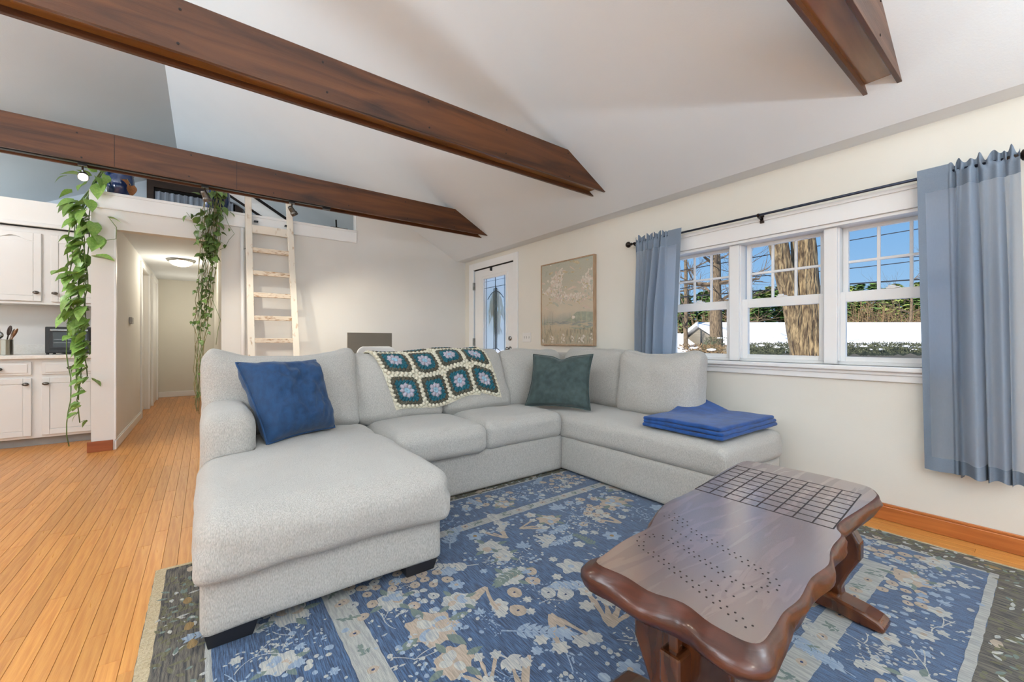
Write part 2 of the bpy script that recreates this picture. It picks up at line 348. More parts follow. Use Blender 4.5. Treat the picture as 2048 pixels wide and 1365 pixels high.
def dup(root, parent=None):
    c = root.copy(); COL.objects.link(c); c.parent = parent
    for ch in root.children: dup(ch, c)
    return c

# ================================================================== STRUCTURE
XW, YB, XR, ZR, SL = 3.2, 5.47, -.35, 4.057, .53      # right wall, back wall, ridge x / z, slope
XL, Y0, Y1 = -3.9, -2.6, 9.4
def zc(x): return 2.255 + SL * (3.05 - x) if x > XR else ZR - SL * (XR - x)
def struct(o, label, cat): return props(o, label, cat, kind='structure')

# ---- floor of oak strips
fl = MB().box((XL, Y0, -.06), (XW + .2, 10.2, -.018)).build('floor', 'subfloor'); struct(fl, 'honey orange oak strip floor running down the hall', 'floor')
SW = .0575; PL = {}
def plank_mesh(L):
    if L not in PL:
        m = MB(); g = .0004; e = .0010; x0, x1 = g, SW - g; y0, y1 = g, L - g
        V = [(x0, y0, -.018), (x1, y0, -.018), (x1, y1, -.018), (x0, y1, -.018), (x0, y0, -e), (x1, y0, -e), (x1, y1, -e), (x0, y1, -e), (x0 + e, y0 + e, 0), (x1 - e, y0 + e, 0), (x1 - e, y1 - e, 0), (x0 + e, y1 - e, 0)]
        m.add(V, [(0, 1, 5, 4), (1, 2, 6, 5), (2, 3, 7, 6), (3, 0, 4, 7), (4, 5, 9, 8), (5, 6, 10, 9), (6, 7, 11, 10), (7, 4, 8, 11), (8, 9, 10, 11)])
        o = m.build('plank', 'floor_oak', recalc=False); PL[L] = (o.data, np.concatenate(m.v), m.f); bpy.data.objects.remove(o)
    return PL[L]
LENS = [.55, .75, .95, 1.2]; near = []; rest = MB(); i0 = 0
for i in range(int((XW - XL) / SW) + 1):
    x = XL + i * SW; y = Y0 + random.random() * .8 - .8
    while y < 10.1:
        L = random.choice(LENS); yc = y + L / 2; xc = x + SW / 2
        u = None
        q = np.array((xc, yc, 0)) - C0; dep = q @ Fv
        if dep > .4:
            px = CX + FPX * (q @ Rv) / dep; py = CY + FPX * HC / dep
            hidden = (xc > .0 and yc < 3.3) and not (xc > 2.95 and yc < 1.1)
            inside = -150 < px < 2150 and py < 1500
            wallhid = yc > 6.1 and xc < -.88 or xc > .15 and yc > 3.2 or (xc > .3)
            if xc > 2.95 and yc < 1.1: wallhid = False
            if inside and not hidden and not wallhid: u = dep
        (near.append((u, x, y, L)) if u else rest.add(plank_mesh(L)[1] + np.array((x, y, 0)), plank_mesh(L)[2])); y += L
near.sort()
for (u, x, y, L) in near[:296]:
    o = bpy.data.objects.new('plank', plank_mesh(L)[0]); link(o, fl); o.location = (x, y, 0)
for (u, x, y, L) in near[296:]: rest.add(plank_mesh(L)[1] + np.array((x, y, 0)), plank_mesh(L)[2])
props(rest.build('plank_field', 'floor_oak', fl, recalc=False), kind='stuff')

# ---- ceiling
def slab(pts, t=.14): return pts + [(x, z + t) for x, z in reversed(pts)]
m = MB(); m.prism(slab([(XW + .25, 2.25), (3.05, 2.25), (XR, ZR), (XL - .2, zc(XL - .2))]), 'y', Y0 - .2, Y1 + .2)
struct(m.build('ceiling', 'ceiling_paint'), 'white vaulted ceiling rising to a ridge over the room', 'ceiling')

# ---- right wall with window and door openings
WY0, WY1, WZ0, WZ1 = .31, 2.06, .90, 1.80
DY0, DY1, DZ1 = 4.20, 5.23, 2.11
m = MB(); X1 = XW + .17
for (a, b, z0, z1) in ((Y0, WY0, 0, 2.30), (WY0, WY1, 0, WZ0), (WY0, WY1, WZ1, 2.30), (WY1, DY0, 0, 2.30), (DY0, DY1, DZ1, 2.30), (DY1, Y1, 0, 2.30)):
    m.box((XW, a, z0), (X1, b, z1))
struct(m.build('wall_right', 'wall_paint', merge=1e-5), 'cream wall with the triple window and the front door', 'wall')
# ---- back wall (with loft opening), header above hall
m = MB(); HX0, HX1, HZ = -.70, .144, 2.13; LZ, LX = 2.44, 1.57
m.box((HX1, YB, 0), (LX, YB + .12, LZ)); m.box((-.86, YB, HZ), (HX1, YB + .12, LZ))
m.prism([(LX, 0), (XW, 0), (XW, 2.3), (3.0, zc(3.0) + .05), (LX, zc(LX) + .05)], 'y', YB, YB + .12)
struct(m.build('wall_back', 'back_wall_paint', merge=1e-5), 'off-white wall behind the sofa with loft opening above', 'wall')
# ---- loft ledge trim
m = MB(); m.box((-.87, YB - .02, 2.325), (LX, YB, 2.45)); m.box((-.87, YB - .025, 2.45), (LX, YB + .16, 2.476)); m.box((-.86, YB - .02, 2.318), (LX, YB, 2.325))
struct(m.build('trim_1', 'white_trim', bevel=.002), 'white ledge board along the edge of the loft', 'trim')
# ---- hall and kitchen partition, hall walls
struct(MB().box((-.86, YB, 0), (HX0, YB + .12, HZ)).box((-.86, YB + .12, 0), (HX0, 7.52, 2.27)).box((-.86, 7.52, 2.06), (HX0, 8.42, 2.27)).box((-.86, 8.42, 0), (HX0, 10.0, 2.27)).build('wall_hall_left', 'back_wall_paint', merge=1e-5), 'white partition between the kitchen and the hall', 'wall')
struct(MB().box((HX1, YB + .12, 0), (HX1 + .12, 10.0, 2.25)).build('wall_hall_right', 'hall_paint'), 'white wall on the sofa side of the hall', 'wall')
struct(MB().box((-1.0, 10.0, 0), (HX1 + .12, 10.12, HZ + .3)).build('wall_hall_end', 'hall_paint'), 'beige wall closing the far end of the hall', 'wall')
struct(MB().box((-.70, YB + .12, 2.20), (HX1, 10.0, 2.26)).build('ceiling_hall', 'ceiling_paint'), 'low white ceiling of the hall', 'ceiling')
struct(MB().box((XL, YB + .9, 2.27), (XW, Y1, 2.31)).box((-.86, YB + .12, 2.27), (XW, YB + .9, 2.31)).build('floor_loft', 'desk_wood'), 'loft floor above the hall and kitchen', 'floor')
struct(MB().prism([(XL - .1, 2.275), (XW, 2.275), (XW, 2.28), (3.05, 2.27), (XR, ZR + .05), (XL - .1, zc(XL - .1) + .05)], 'y', Y1, Y1 + .12).build('wall_loft', 'loft_wall'), 'pale gable wall at the back of the loft', 'wall')
# ---- left wall and the gable behind the camera, its glazing added to let light in
struct(MB().box((XL - .14, Y0, 0), (XL, Y1, 2.3)).build('wall_left', 'wall_paint'), 'cream wall on the kitchen side of the room', 'wall')
m = MB()
for (a, b, z0, z1) in ((XL, -3.2, 0, 4.2), (2.4, XW + .2, 0, 4.2), (-3.2, 2.4, 0, .45), (-3.2, 2.4, 3.05, 4.2)): m.box((a, Y0 - .14, z0), (b, Y0, z1))
struct(m.build('wall_rear', 'wall_paint'), 'gable wall with added wide glazing facing the sofa', 'wall')
wr = MB()
for x in (-3.2, -1.8, -.4, 1.0, 2.34): wr.box((x, Y0 - .1, .45), (x + .06, Y0 - .04, 3.05))
for z in (.45, 1.7, 2.99): wr.box((-3.2, Y0 - .1, z), (2.4, Y0 - .04, z + .06))
struct(wr.build('added_glazing', 'white_trim'), 'added wide white framed glazing, unseen, facing the sofa', 'window')
# ---- kitchen back wall, soffit
struct(MB().box((XL, 6.72, 0), (-.86, 6.84, 2.3)).build('wall_kitchen', 'cabinet_paint'), 'off-white kitchen wall behind the counter', 'wall')
m = MB().box((XL, 6.345, 2.255), (-.86, 6.72, 2.50)); so = struct(m.build('wall_soffit', 'back_wall_paint', bevel=.003), 'white soffit above the kitchen wall cabinets', 'wall')
MB().box((XL, 6.33, 2.235), (-.87, 6.36, 2.275)).build('moulding', 'cabinet_paint', so, bevel=.006)
# ---- baseboards
def baseb(name, label, boxes, mt, bev=.004):
    m = MB()
    for a, b in boxes: m.box(a, b)
    return struct(m.build(name, mt, bevel=bev), label, 'baseboard')
bb = baseb('baseboard_right', 'orange oak baseboard under the window wall', [((XW - .014, Y0, 0), (XW, 4.13, .082)), ((XW - .009, Y0, .082), (XW, 4.13, .098))], 'baseboard_oak')
baseb('baseboard_column', 'red-brown wood base of the partition end', [((-.885, YB - .018, 0), (-.71, YB, .10))], 'column_base_oak', .003)
baseb('baseboard_hall_left', 'white baseboard along the hall partition', [((HX0, YB - .001, 0), (HX0 + .014, 7.44, .085)), ((HX0, YB, .085), (HX0 + .008, 7.44, .10))], 'white_trim')
baseb('baseboard_hall_end', 'white baseboard at the far end of the hall', [((-.70, 9.986, 0), (HX1, 10.0, .10))], 'white_trim')
baseb('baseboard_back', 'white baseboard behind the ladder', [((HX1, YB - .014, 0), (XW - .02, YB, .10))], 'white_trim')
# corner bead strip of the partition
struct(MB().box((HX0 - .002, YB - .003, .1), (HX0 + .012, YB + .05, HZ)).build('trim_2', 'white_trim', bevel=.002), 'white corner strip of the hall partition', 'trim')
# ---- hall door in the partition and second casing
d2 = thing('door_2', 'white hall door with white casing in the partition', 'door', (HX0, 7.97, 0), kind='structure')
MB().box((HX0, 7.44, 0), (HX0 + .018, 7.52, 2.06)).box((HX0, 8.42, 0), (HX0 + .018, 8.50, 2.06)).box((HX0, 7.44, 2.06), (HX0 + .019, 8.50, 2.14)).build('casing', 'white_trim', d2, bevel=.004)
MB().box((HX0 - .09, 7.52, .005), (HX0 - .05, 8.42, 2.055)).build('slab', 'white_trim', d2, bevel=.003)
MB().lathe([(.0, 0), (.025, .0), (.028, .02), (.012, .035), (.012, .05)], (HX0 - .05, 7.6, .95), M=rotm(0, PI / 2, 0), k=16).build('knob', 'nickel', d2, smooth=True)
d3 = thing('door_3', 'second white hall door near the far end', 'door', (HX0, 9.3, 0), kind='structure')
MB().box((HX0, 8.80, 0), (HX0 + .03, 8.88, 2.06)).box((HX0, 9.62, 0), (HX0 + .03, 9.70, 2.06)).box((HX0, 8.80, 2.06), (HX0 + .03, 9.70, 2.14)).build('casing', 'white_trim', d3, bevel=.004)
MB().box((HX0, 8.88, .005), (HX0 + .012, 9.62, 2.06)).build('slab', 'white_trim', d3, bevel=.003)

# ---- triple window
def frame4(x0, x1, y0, y1, z0, z1, st, tr, br):
    return MB().box((x0, y0, z0), (x1, y0 + st, z1)).box((x0, y1 - st, z0), (x1, y1, z1)).box((x0 + .001, y0 + st, z1 - tr), (x1 - .001, y1 - st, z1)).box((x0 + .001, y0 + st, z0), (x1 - .001, y1 - st, z0 + br))
W = thing('window_1', 'white triple double-hung window looking onto the snowy garden', 'window', (XW, 1.185, WZ0), kind='structure')
m = MB(); m.box((XW - .018, WY0 - .10, WZ1), (XW, WY1 + .10, 1.925)); m.box((XW - .03, WY0 - .115, 1.905), (XW, WY1 + .115, 1.93)); m.build('head_casing', 'white_trim', W, bevel=.003)
for y in (WY0 - .10, WY1): MB().box((XW - .018, y, WZ0), (XW, y + .10, WZ1)).build('side_casing', 'white_trim', W, bevel=.003)
m = MB(); m.box((XW - .055, WY0 - .12, .872), (XW + .06, WY1 + .12, .90)); m.build('sill', 'white_trim', W, bevel=.006)
m = MB(); m.box((XW - .018, WY0 - .10, .812), (XW, WY1 + .10, .872)); m.box((XW - .03, WY0 - .10, .85), (XW, WY1 + .10, .872)); m.build('apron', 'white_trim', W, bevel=.004)
m = MB(); m.box((XW, WY0, WZ0), (X1, WY0 + .02, WZ1)); m.box((XW, WY1 - .02, WZ0), (X1, WY1, WZ1)); m.box((XW, WY0 + .02, WZ1 - .02), (X1, WY1 - .02, WZ1)); m.box((XW + .062, WY0 + .02, WZ0), (X1, WY1 - .02, WZ0 + .02)); m.build('jamb', 'white_trim', W, bevel=.002)
for yc in (.887, 1.489): MB().box((XW + .03, yc - .035, WZ0 + .001), (XW + .05, yc + .035, WZ1 - .021)).box((XW + .05, yc - .043, WZ0 + .021), (X1, yc + .043, WZ1 - .021)).build('mullion', 'white_trim', W, bevel=.003)
for yc, w in ((.595, .44), (1.185, .44), (1.785, .43)):
    a, b = yc - w / 2, yc + w / 2; xo, xi = XW + .115, XW + .075; zm = 1.335
    # upper sash (outer)
    s_ = .028
    up = frame4(xo, xo + .03, a - s_, b + s_, zm - .02, WZ1 - .02, s_, .023, .045).build('upper_sash', 'white_trim', W, bevel=.002)
    mu = MB(); z0, z1 = zm + .025, 1.757
    for k in (1, 2): y = a + w * k / 3; mu.box((xo + .006, y - .008, z0), (xo + .022, y + .008, z1))
    zz = (z0 + z1) / 2; mu.box((xo + .004, a, zz - .008), (xo + .024, b, zz + .008)); mu.build('muntin', 'white_trim', up, bevel=.002)
    MB().box((xo + .012, a, z0), (xo + .016, b, z1)).build('pane', 'window_glass', up)
    lo = frame4(xi, xi + .034, a - s_ - .015, b + s_ + .015, WZ0 + .02, zm + .03, s_ + .011, .065, .03).build('lower_sash', 'white_trim', W, bevel=.002)
    MB().box((xi + .015, a - .004, WZ0 + .05), (xi + .019, b + .004, zm - .035)).build('pane', 'window_glass', lo)
    MB().box((xi - .004, yc - .03, zm + .03), (xi + .03, yc + .03, zm + .04)).box((xi - .002, yc - .012, zm + .04), (xi + .018, yc + .022, zm + .05)).build('sash_lock', 'white_trim', lo, bevel=.002)

# ---- front door
D = thing('door_1', 'white front door with tall leaded glass panel', 'door', (XW, 4.715, 0), kind='structure')
m = MB(); m.box((XW - .02, 4.135, 0), (XW, 4.225, 2.19)); m.box((XW - .02, 5.205, 0), (XW, 5.33, 2.19)); m.box((XW - .019, 4.225, 2.095), (XW, 5.205, 2.19)); m.build('casing', 'white_trim', D, bevel=.004)
GY0, GY1, GZ0, GZ1 = 4.41, 4.955, .30, 1.935; dx0, dx1 = XW + .004, XW + .045
m = MB(); m.box((dx0, 4.24, .02), (dx1, GY0 - .02, 2.08)); m.box((dx0, GY1 + .02, .02), (dx1, 5.19, 2.08)); m.box((dx0, GY0 - .02, .02), (dx1, GY1 + .02, GZ0 - .02)); m.box((dx0, GY0 - .02, GZ1 + .02), (dx1, GY1 + .02, 2.08)); m.build('slab', 'white_trim', D, merge=1e-5)
m = MB()
for a, b in (((dx0 - .012, GY0 - .04, GZ0 - .04), (dx1, GY0, GZ1 + .04)), ((dx0 - .012, GY1, GZ0 - .04), (dx1, GY1 + .04, GZ1 + .04)), ((dx0 - .012, GY0, GZ1), (dx1, GY1, GZ1 + .04)), ((dx0 - .012, GY0, GZ0 - .04), (dx1, GY1, GZ0))): m.box(a, b)
m.build('glass_frame', 'white_trim', D, bevel=.005)
gp = MB().box((dx0 + .018, GY0, GZ0), (dx0 + .024, GY1, GZ1)).build('glass_panel', 'door_glass', D)
xl = dx0 + .014; ym = (GY0 + GY1) / 2; cm = MB()
def ln(pts, r=.0035): cm.tube([(xl, y, z) for y, z in pts], r, 6)
i1 = .055
ln([(GY0 + i1, GZ0), (GY0 + i1, GZ1)]); ln([(GY1 - i1, GZ0), (GY1 - i1, GZ1)]); ln([(GY0, GZ1 - .13), (GY1, GZ1 - .13)]); ln([(GY0, GZ1 - .04), (GY1, GZ1 - .04)], .002)
ln([(ym, GZ0), (ym, GZ1)], .004); ln([(ym - .035, .95), (ym - .035, 1.78)], .005); ln([(ym + .035, .95), (ym + .035, 1.78)], .005); ln([(ym - .035, 1.78), (ym + .035, 1.78)]); ln([(ym, .95), (ym, 1.78)], .007)
def arc(zc_, sgn): 
    return [(ym + .19 * t, zc_ - .10 * t * t * sgn) for t in np.linspace(-1, 1, 17)]
ln(arc(1.74, 1), .0045); ln(arc(.95, 1), .0045); ln(arc(.50, -1))
cm.build('lead_came', 'lead_came', gp)
MB().lathe([(0, 0), (.030, 0), (.030, .012), (.022, .018), (.0, .018)], (dx0, 4.315, 1.085), M=rotm(0, -PI / 2, 0)).build('deadbolt', 'nickel', D, smooth=True)
MB().lathe([(0, 0), (.034, 0), (.034, .01), (.014, .016), (.012, .035), (.026, .045), (.029, .058), (.02, .07), (0, .072)], (dx0, 4.315, .945), M=rotm(0, -PI / 2, 0)).build('knob', 'nickel', D, smooth=True)
for z in (.22, .98, 1.80): MB().box((XW - .026, 5.185, z), (XW + .004, 5.205, z + .11)).tube([(XW - .026, 5.195, z), (XW - .026, 5.195, z + .11)], .008).build('hinge', 'hinge_steel', D)
MB().box((XW - .008, 4.235, 2.081), (XW + .02, 5.195, 2.094)).build('door_gap', 'dark_gap', D)
MB().box((XW - .026, 4.74, 2.03), (XW + .006, 4.755, 2.09)).build('door_hook', 'black_metal', D)

# ================================================================== CEILING BEAMS
def beam(y, label):
    zb, h, wd = 2.367, .245, .155; xe = 2.84; xs = 2 * XR - xe
    B = thing('ceiling_beam', label, 'beam', (XR, y, zb), group='dark wood beams across the ceiling')
    xt = 3.05 - (zb + h - 2.255) / SL; xts = 2 * XR - xt; poly = [(xs, zb), (xe, zb), (xt, zb + h), (xts, zb + h)]
    for yy in (y, y + wd - .02): MB().prism(poly, 'y', yy, yy + .02).build('side_board', 'beam_stain', B, bevel=.002)
    e = .03; MB().prism([(xs + .04, zb + e), (xe - .055, zb + e), (xe - .075, zb + e + .012), (xs + .06, zb + e + .012)], 'y', y + .02, y + wd - .02).build('bottom_board', 'beam_under', B)
    MB().prism([(xts, zb + h - .012), (xt, zb + h - .012), (xt - .01, zb + h), (xts + .01, zb + h)], 'y', y + .02, y + wd - .02).build('top_board', 'beam_stain', B)
    m = MB()
    for x in np.arange(-3.2, 2.6, .62):
        for z in (.035, .205): m.lathe([(0, 0), (.006, 0), (.006, .002), (0, .002)], (x + random.uniform(-.03, .03), y, zb + z + random.uniform(-.01, .01)), k=8, M=rotm(PI / 2, 0, 0))
    props(m.build('nail_hole', 'beam_hole', B), kind='stuff')
    return B
beam(.478, 'dark wood beam overhead with its cut end above the full curtain')
beam(2.402, 'dark wood beam above the chaise and corner of the sofa')
b2 = beam(4.284, 'dark wood beam carrying the black track with three spotlights')
# butt joints of boards on the lit beam
for x in (-.55, .22): MB().box((x, 4.2835, 2.369), (x + .003, 4.286, 2.61)).build('board_joint', 'beam_hole', b2)

# ---- track and spotlights
T = thing('light_track', 'black track rail under the beam nearest the loft', 'track light', (0, 4.36, 2.397))
MB().box((-2.2, 4.345, 2.372), (.93, 4.38, 2.397)).build('rail', 'black_metal', T, bevel=.002)
for y in (4.352, 4.370): MB().box((-2.2, y, 2.3705), (.80, y + .003, 2.3722)).build('contact_strip', 'nickel', T)
MB().box((.93, 4.342, 2.355), (1.0, 4.383, 2.397)).build('end_feed', 'black_metal', T, bevel=.003)
def spot(x, aim, label, en):
    S = thing('track_spotlight', label, 'spotlight', (x, 4.3625, 2.372), group='spotlights on the track')
    MB().box((x - .025, 4.35, 2.352), (x + .025, 4.375, 2.372)).build('adapter', 'nickel', S, bevel=.002)
    MB().tube([(x, 4.3625, 2.352), (x, 4.3625, 2.318), (x + .004, 4.3625, 2.30)], .006, 8).build('stem', 'nickel', S, smooth=True)
    d = Vector(aim).normalized(); M = d.to_track_quat('Z', 'Y').to_matrix(); c = np.array((x + .004, 4.3625, 2.285))
    MB().lathe([(0, -.045), (.018, -.045), (.022, -.035), (.024, .005), (.031, .018), (.031, .042), (.028, .042), (.028, .03), (0, .03)], c, M=M).build('head', 'knob_pewter', S, smooth=False)
    MB().lathe([(0, .028), (.026, .031), (.02, .038), (0, .041)], c, M=M).build('bulb', 'bulb', S, smooth=True)
    l = light('spot_lamp', 'SPOT', tuple(c + np.array(d) * .06), en, color=(1, .9, .74), spot_size=math.radians(85), spot_blend=.7, shadow_soft_size=.03)
    l.rotation_euler = d.to_track_quat('-Z', 'Y').to_euler()
spot(-.73, (.1, -.85, -.55), 'track spotlight glowing in front of the pothos by the kitchen', 26)
spot(-.0, (.35, .35, -.8), 'track spotlight in front of the long trailing vine', 34)
spot(.66, (.55, .35, -.7), 'track spotlight in front of the ladder', 40)

# ---- hall ceiling light
H = thing('ceiling_lamp', 'round flush ceiling lamp with glowing bowl in the hall', 'ceiling lamp', (-.27, 7.45, 2.20))
MB().lathe([(0, 0), (.165, 0), (.168, -.012), (.15, -.03), (0, -.03)], (-.27, 7.45, 2.20), k=32).build('rim', 'nickel', H, smooth=True)
MB().lathe([(.135, -.03), (.128, -.05), (.10, -.075), (.05, -.092), (0, -.096)], (-.27, 7.45, 2.20), k=32).build('glass_bowl', 'lamp_glass', H, smooth=True)
light('hall_lamp', 'POINT', (-.27, 7.45, 1.98), 9, color=(1, .93, .8), shadow_soft_size=.12)
light('hall_lamp', 'POINT', (-.2, 9.2, 1.6), 5, color=(1, .93, .8), shadow_soft_size=.12)  # second point light further down the hall, without a lamp body
# pendant lamp added behind the camera, unseen, for warm light from there
Pn = thing('added_pendant', 'added white globe pendant lamp hanging from the ridge', 'pendant lamp', (XR, -.9, 2.75))
MB().blob((XR, -.9, 2.75), (.14, .14, .14), ico=2).build('globe', 'lamp_glass', Pn, smooth=True)
MB().tube([(XR, -.9, 2.88), (XR, -.9, ZR)], .006).build('cord', 'black_metal', Pn)
light('added_pendant_light', 'POINT', (XR, -.9, 2.56), 40, color=(1, .93, .82), shadow_soft_size=.14)

# ================================================================== RUG
RX0, RX1, RY0, RY1, RZ = -.178, 2.972, -.02, 2.45, .010
RUG = thing('area_rug', 'blue floral area rug with pale bands under the sofa and coffee table', 'rug', (1.4, 1.2, 0))
m = MB(); m.box((RX0, RY0, .0005), (RX1, RY1, RZ)); m.build('rug_ground', 'rug_blue', RUG, bevel=.003)
m = MB(); z = RZ + .0004
def band(m, x0, y0, x1, y1, zz, mi): 
    n = max(2, int(max(x1 - x0, y1 - y0) / .03)); P = []
    for i in range(n + 1):
        t = i / n; j = random.uniform(-.0018, .0018)
        if (x1 - x0) > (y1 - y0): P.append([(x0 + (x1 - x0) * t, y0 + j, zz), (x0 + (x1 - x0) * t, y1 + j, zz)])
        else: P.append([(x0 + j, y0 + (y1 - y0) * t, zz), (x1 + j, y0 + (y1 - y0) * t, zz)])
    m.grid(P, mi)
b = .038
# outer dark guard border
for r in ((RX0, RY0, .0, RY1), (2.82, RY0, RX1, RY1), (.0, RY0, 2.82, .16), (.0, 2.372, 2.82, RY1)): band(m, *r, z, 0)
for r in ((RX0, RY0, RX0 + b, RY1), (RX1 - .016, RY0, RX1, RY1), (RX0 + b, RY1 - .02, RX1 - .016, RY1), (RX0 + b, RY0, RX1 - .016, RY0 + .02)): band(m, *r, z + .0003, 1)
for r in ((.0, .16, .018, 2.372), (2.804, .16, 2.82, 2.372), (.018, .16, 2.804, .188), (.018, 2.356, 2.804, 2.372)): band(m, *r, z + .0006, 2)
for r in ((.378, .46, .472, 2.02), (2.452, .46, 2.522, 2.02), (.472, .46, 2.452, .545), (.472, 1.955, 2.452, 2.02)): band(m, *r, z + .0006, 2)
m.build('woven_bands', ['rug_dark', 'rug_binding', 'rug_band'], RUG)
MOT = MB(); MM = ['rug_cream', 'rug_ice', 'rug_peach', 'rug_sage', 'rug_ochre', 'rug_navy', 'rug_olive']; zl = [0]
def P2(pts, mi):
    zl[0] += 1; zz_ = RZ + .0011 + (zl[0] % 400) * 4e-7; MOT.poly([(x, y, zz_) for x, y in pts], mi)
def blobp(x, y, rx, ry, a, mi, n=12, j=.12, lob=0, la=.25):
    pts = []
    for i in range(n):
        t = 2 * PI * i / n; k = 1 + random.uniform(-j, j) + (la * math.cos(lob * t) if lob else 0)
        u, v = rx * k * math.cos(t), ry * k * math.sin(t); pts.append((x + u * math.cos(a) - v * math.sin(a), y + u * math.sin(a) + v * math.cos(a)))
    P2(pts, mi)
def leafp(x, y, a, L, wd, mi):
    pts = []
    for t in (0, .25, .5, .75, 1): pts.append((t * L, wd * math.sin(PI * t ** .8) * .5 + random.uniform(-.1, .1) * wd * .3))
    for t in (.75, .5, .25): pts.append((t * L, -wd * math.sin(PI * t ** .8) * .5 + random.uniform(-.1, .1) * wd * .3))
    c, s_ = math.cos(a), math.sin(a); P2([(x + p * c - q * s_, y + p * s_ + q * c) for p, q in pts], mi)
def stemp(pts, wd, mi):
    L_, R_ = [], []
    for i in range(len(pts)):
        a = pts[max(i - 1, 0)]; c = pts[min(i + 1, len(pts) - 1)]; d = math.atan2(c[1] - a[1], c[0] - a[0]); w_ = wd * (.6 + .8 * random.random()) / 2
        L_.append((pts[i][0] - math.sin(d) * w_, pts[i][1] + math.cos(d) * w_)); R_.append((pts[i][0] + math.sin(d) * w_, pts[i][1] - math.cos(d) * w_))
    for i in range(len(pts) - 1): P2([L_[i], L_[i + 1], R_[i + 1], R_[i]], mi)
def curve(x, y, a, L, bend, n=7):
    out = [(x, y)]
    for i in range(n): a += bend / n; x += math.cos(a) * L / n; y += math.sin(a) * L / n; out.append((x, y))
    return out, a
def m_cluster(x, y, s):                       # bunch of peach ovals with dark eyes
    n = random.randint(7, 12); pl_ = []
    for i in range(60):
        px, py = x + random.gauss(0, .065 * s), y + random.gauss(0, .06 * s)
        if all(math.hypot(px - q[0], py - q[1]) > .048 * s for q in pl_): pl_.append((px, py))
        if len(pl_) >= n: break
    for px, py in pl_:
        r = random.uniform(.021, .028) * s; mi = random.choice((2, 2, 0)); blobp(px, py, r * 1.12, r * .95, random.random() * 3, mi, 12, .07); blobp(px, py, .005 * s, .004 * s, 0, 5, 6)
def m_flower(x, y, s, mi=None):
    mi = random.choice((0, 1, 0)) if mi is None else mi; r = .038 * s; blobp(x, y, r, r, random.random() * 6, mi, 30, .05, random.choice((5, 6, 7)), .2)
    if s > .8: blobp(x, y, r * .28, r * .28, 0, random.choice((2, 4, 1)), 9)
def m_sprig(x, y, s, a=None):
    a = random.random() * 6.28 if a is None else a; mi = random.choice((0, 1, 1, 3)); pts, _ = curve(x, y, a, .2 * s, random.uniform(-.9, .9), 8); stemp(pts, .006 * s, mi)
    for i in range(2, 9):
        d = math.atan2(pts[i][1] - pts[i - 1][1], pts[i][0] - pts[i - 1][0])
        for sg in (-1, 1): leafp(pts[i][0], pts[i][1], d + sg * .75, random.uniform(.045, .065) * s * (1.1 - i * .05), .02 * s, mi)
    leafp(pts[-1][0], pts[-1][1], d, .055 * s, .022 * s, mi)
def m_oak(x, y, s):
    a = random.random() * 6.28; mi = random.choice((0, 0, 1)); 
    for k in (-1.1, -.55, 0, .55, 1.1): leafp(x, y, a + k, .075 * s * (1.15 - abs(k) * .35), .03 * s, mi)
    pts, _ = curve(x, y, a + PI, .05 * s, .6, 3); stemp(pts, .006 * s, mi)
def m_berries(x, y, s):
    for i in range(random.randint(9, 16)): r = random.uniform(.009, .016) * s; blobp(x + random.gauss(0, .06 * s), y + random.gauss(0, .06 * s), r * 1.2, r, random.random() * 3, random.choice((0, 1, 0, 1)), 8, .1)
def m_coral(x, y, s):
    a = random.random() * 6.28
    for k in (-.5, -.2, .15, .5):
        pts, e = curve(x, y, a + k, random.uniform(.1, .18) * s, random.uniform(-.5, .5), 6); stemp(pts, .016 * s, 2)
        if random.random() < .7: m_flower(pts[-1][0], pts[-1][1], .65 * s, 0)
def m_tiny(x, y, s):
    mi = random.choice((0, 1))
    for i in range(26):
        leafp(x + random.gauss(0, .06 * s), y + random.gauss(0, .06 * s), random.random() * 6.28, random.uniform(.014, .028) * s, .010 * s, mi)
    for k in range(3): pts, _ = curve(x, y, random.random() * 6.28, .1 * s, random.uniform(-1, 1), 5); stemp(pts, .004 * s, mi)
def m_peony(x, y, s):
    mi = 2 if random.random() < .4 else 0; blobp(x, y, .075 * s, .065 * s, random.random() * 6, mi, 36, .05, 7, .12)
    for k in range(6): t = random.random() * 6.28; blobp(x + .03 * s * math.cos(t), y + .03 * s * math.sin(t), .024 * s, .018 * s, t, random.choice((0, 1, 2)), 12)
    for k in range(4): leafp(x + .05 * s * math.cos(k * 1.7), y + .05 * s * math.sin(k * 1.7), k * 1.7, .07 * s, .03 * s, 3)
def scatter(x0, y0, x1, y1, kinds, n, dmin, s0, s1, placed):
    k = 0
    for _ in range(n * 25):
        x, y = random.uniform(x0, x1), random.uniform(y0, y1); s = random.uniform(s0, s1)
        if all(math.hypot(x - p[0], y - p[1]) > dmin * (s + p[2]) * .5 for p in placed):
            placed.append((x, y, s)); random.choice(kinds)(x, y, s); k += 1
            if k >= n: break
pl_ = []
for x, y, f, s in ((1.12, .98 + .32, m_cluster, 1.25), (.72, 1.62, m_cluster, .95), (1.02, 1.62, m_sprig, 1.1), (.66, 1.36, m_peony, 1.3), (1.35, 1.35, m_flower, 1.5), (1.22, 1.45, m_sprig, 1.0), (1.36, 1.12, m_sprig, 1.1), (1.18, .98, m_coral, 1.3), (1.15, 1.72, m_peony, .9), (1.6, 1.78, m_peony, .9), (1.45, 1.58, m_oak, 1.3), (1.75, 1.85, m_oak, 1.2), (.95, 1.45, m_coral, 1.0), (1.05, 1.16, m_coral, 1.2), (1.5, 1.1, m_oak, 1.2), (1.9, 1.5, m_coral, 1.0), (2.1, 1.72, m_peony, 1.1), (.85, 1.2, m_sprig, 1.1)):
    pl_.append((x, y, s)); f(x, y, s)
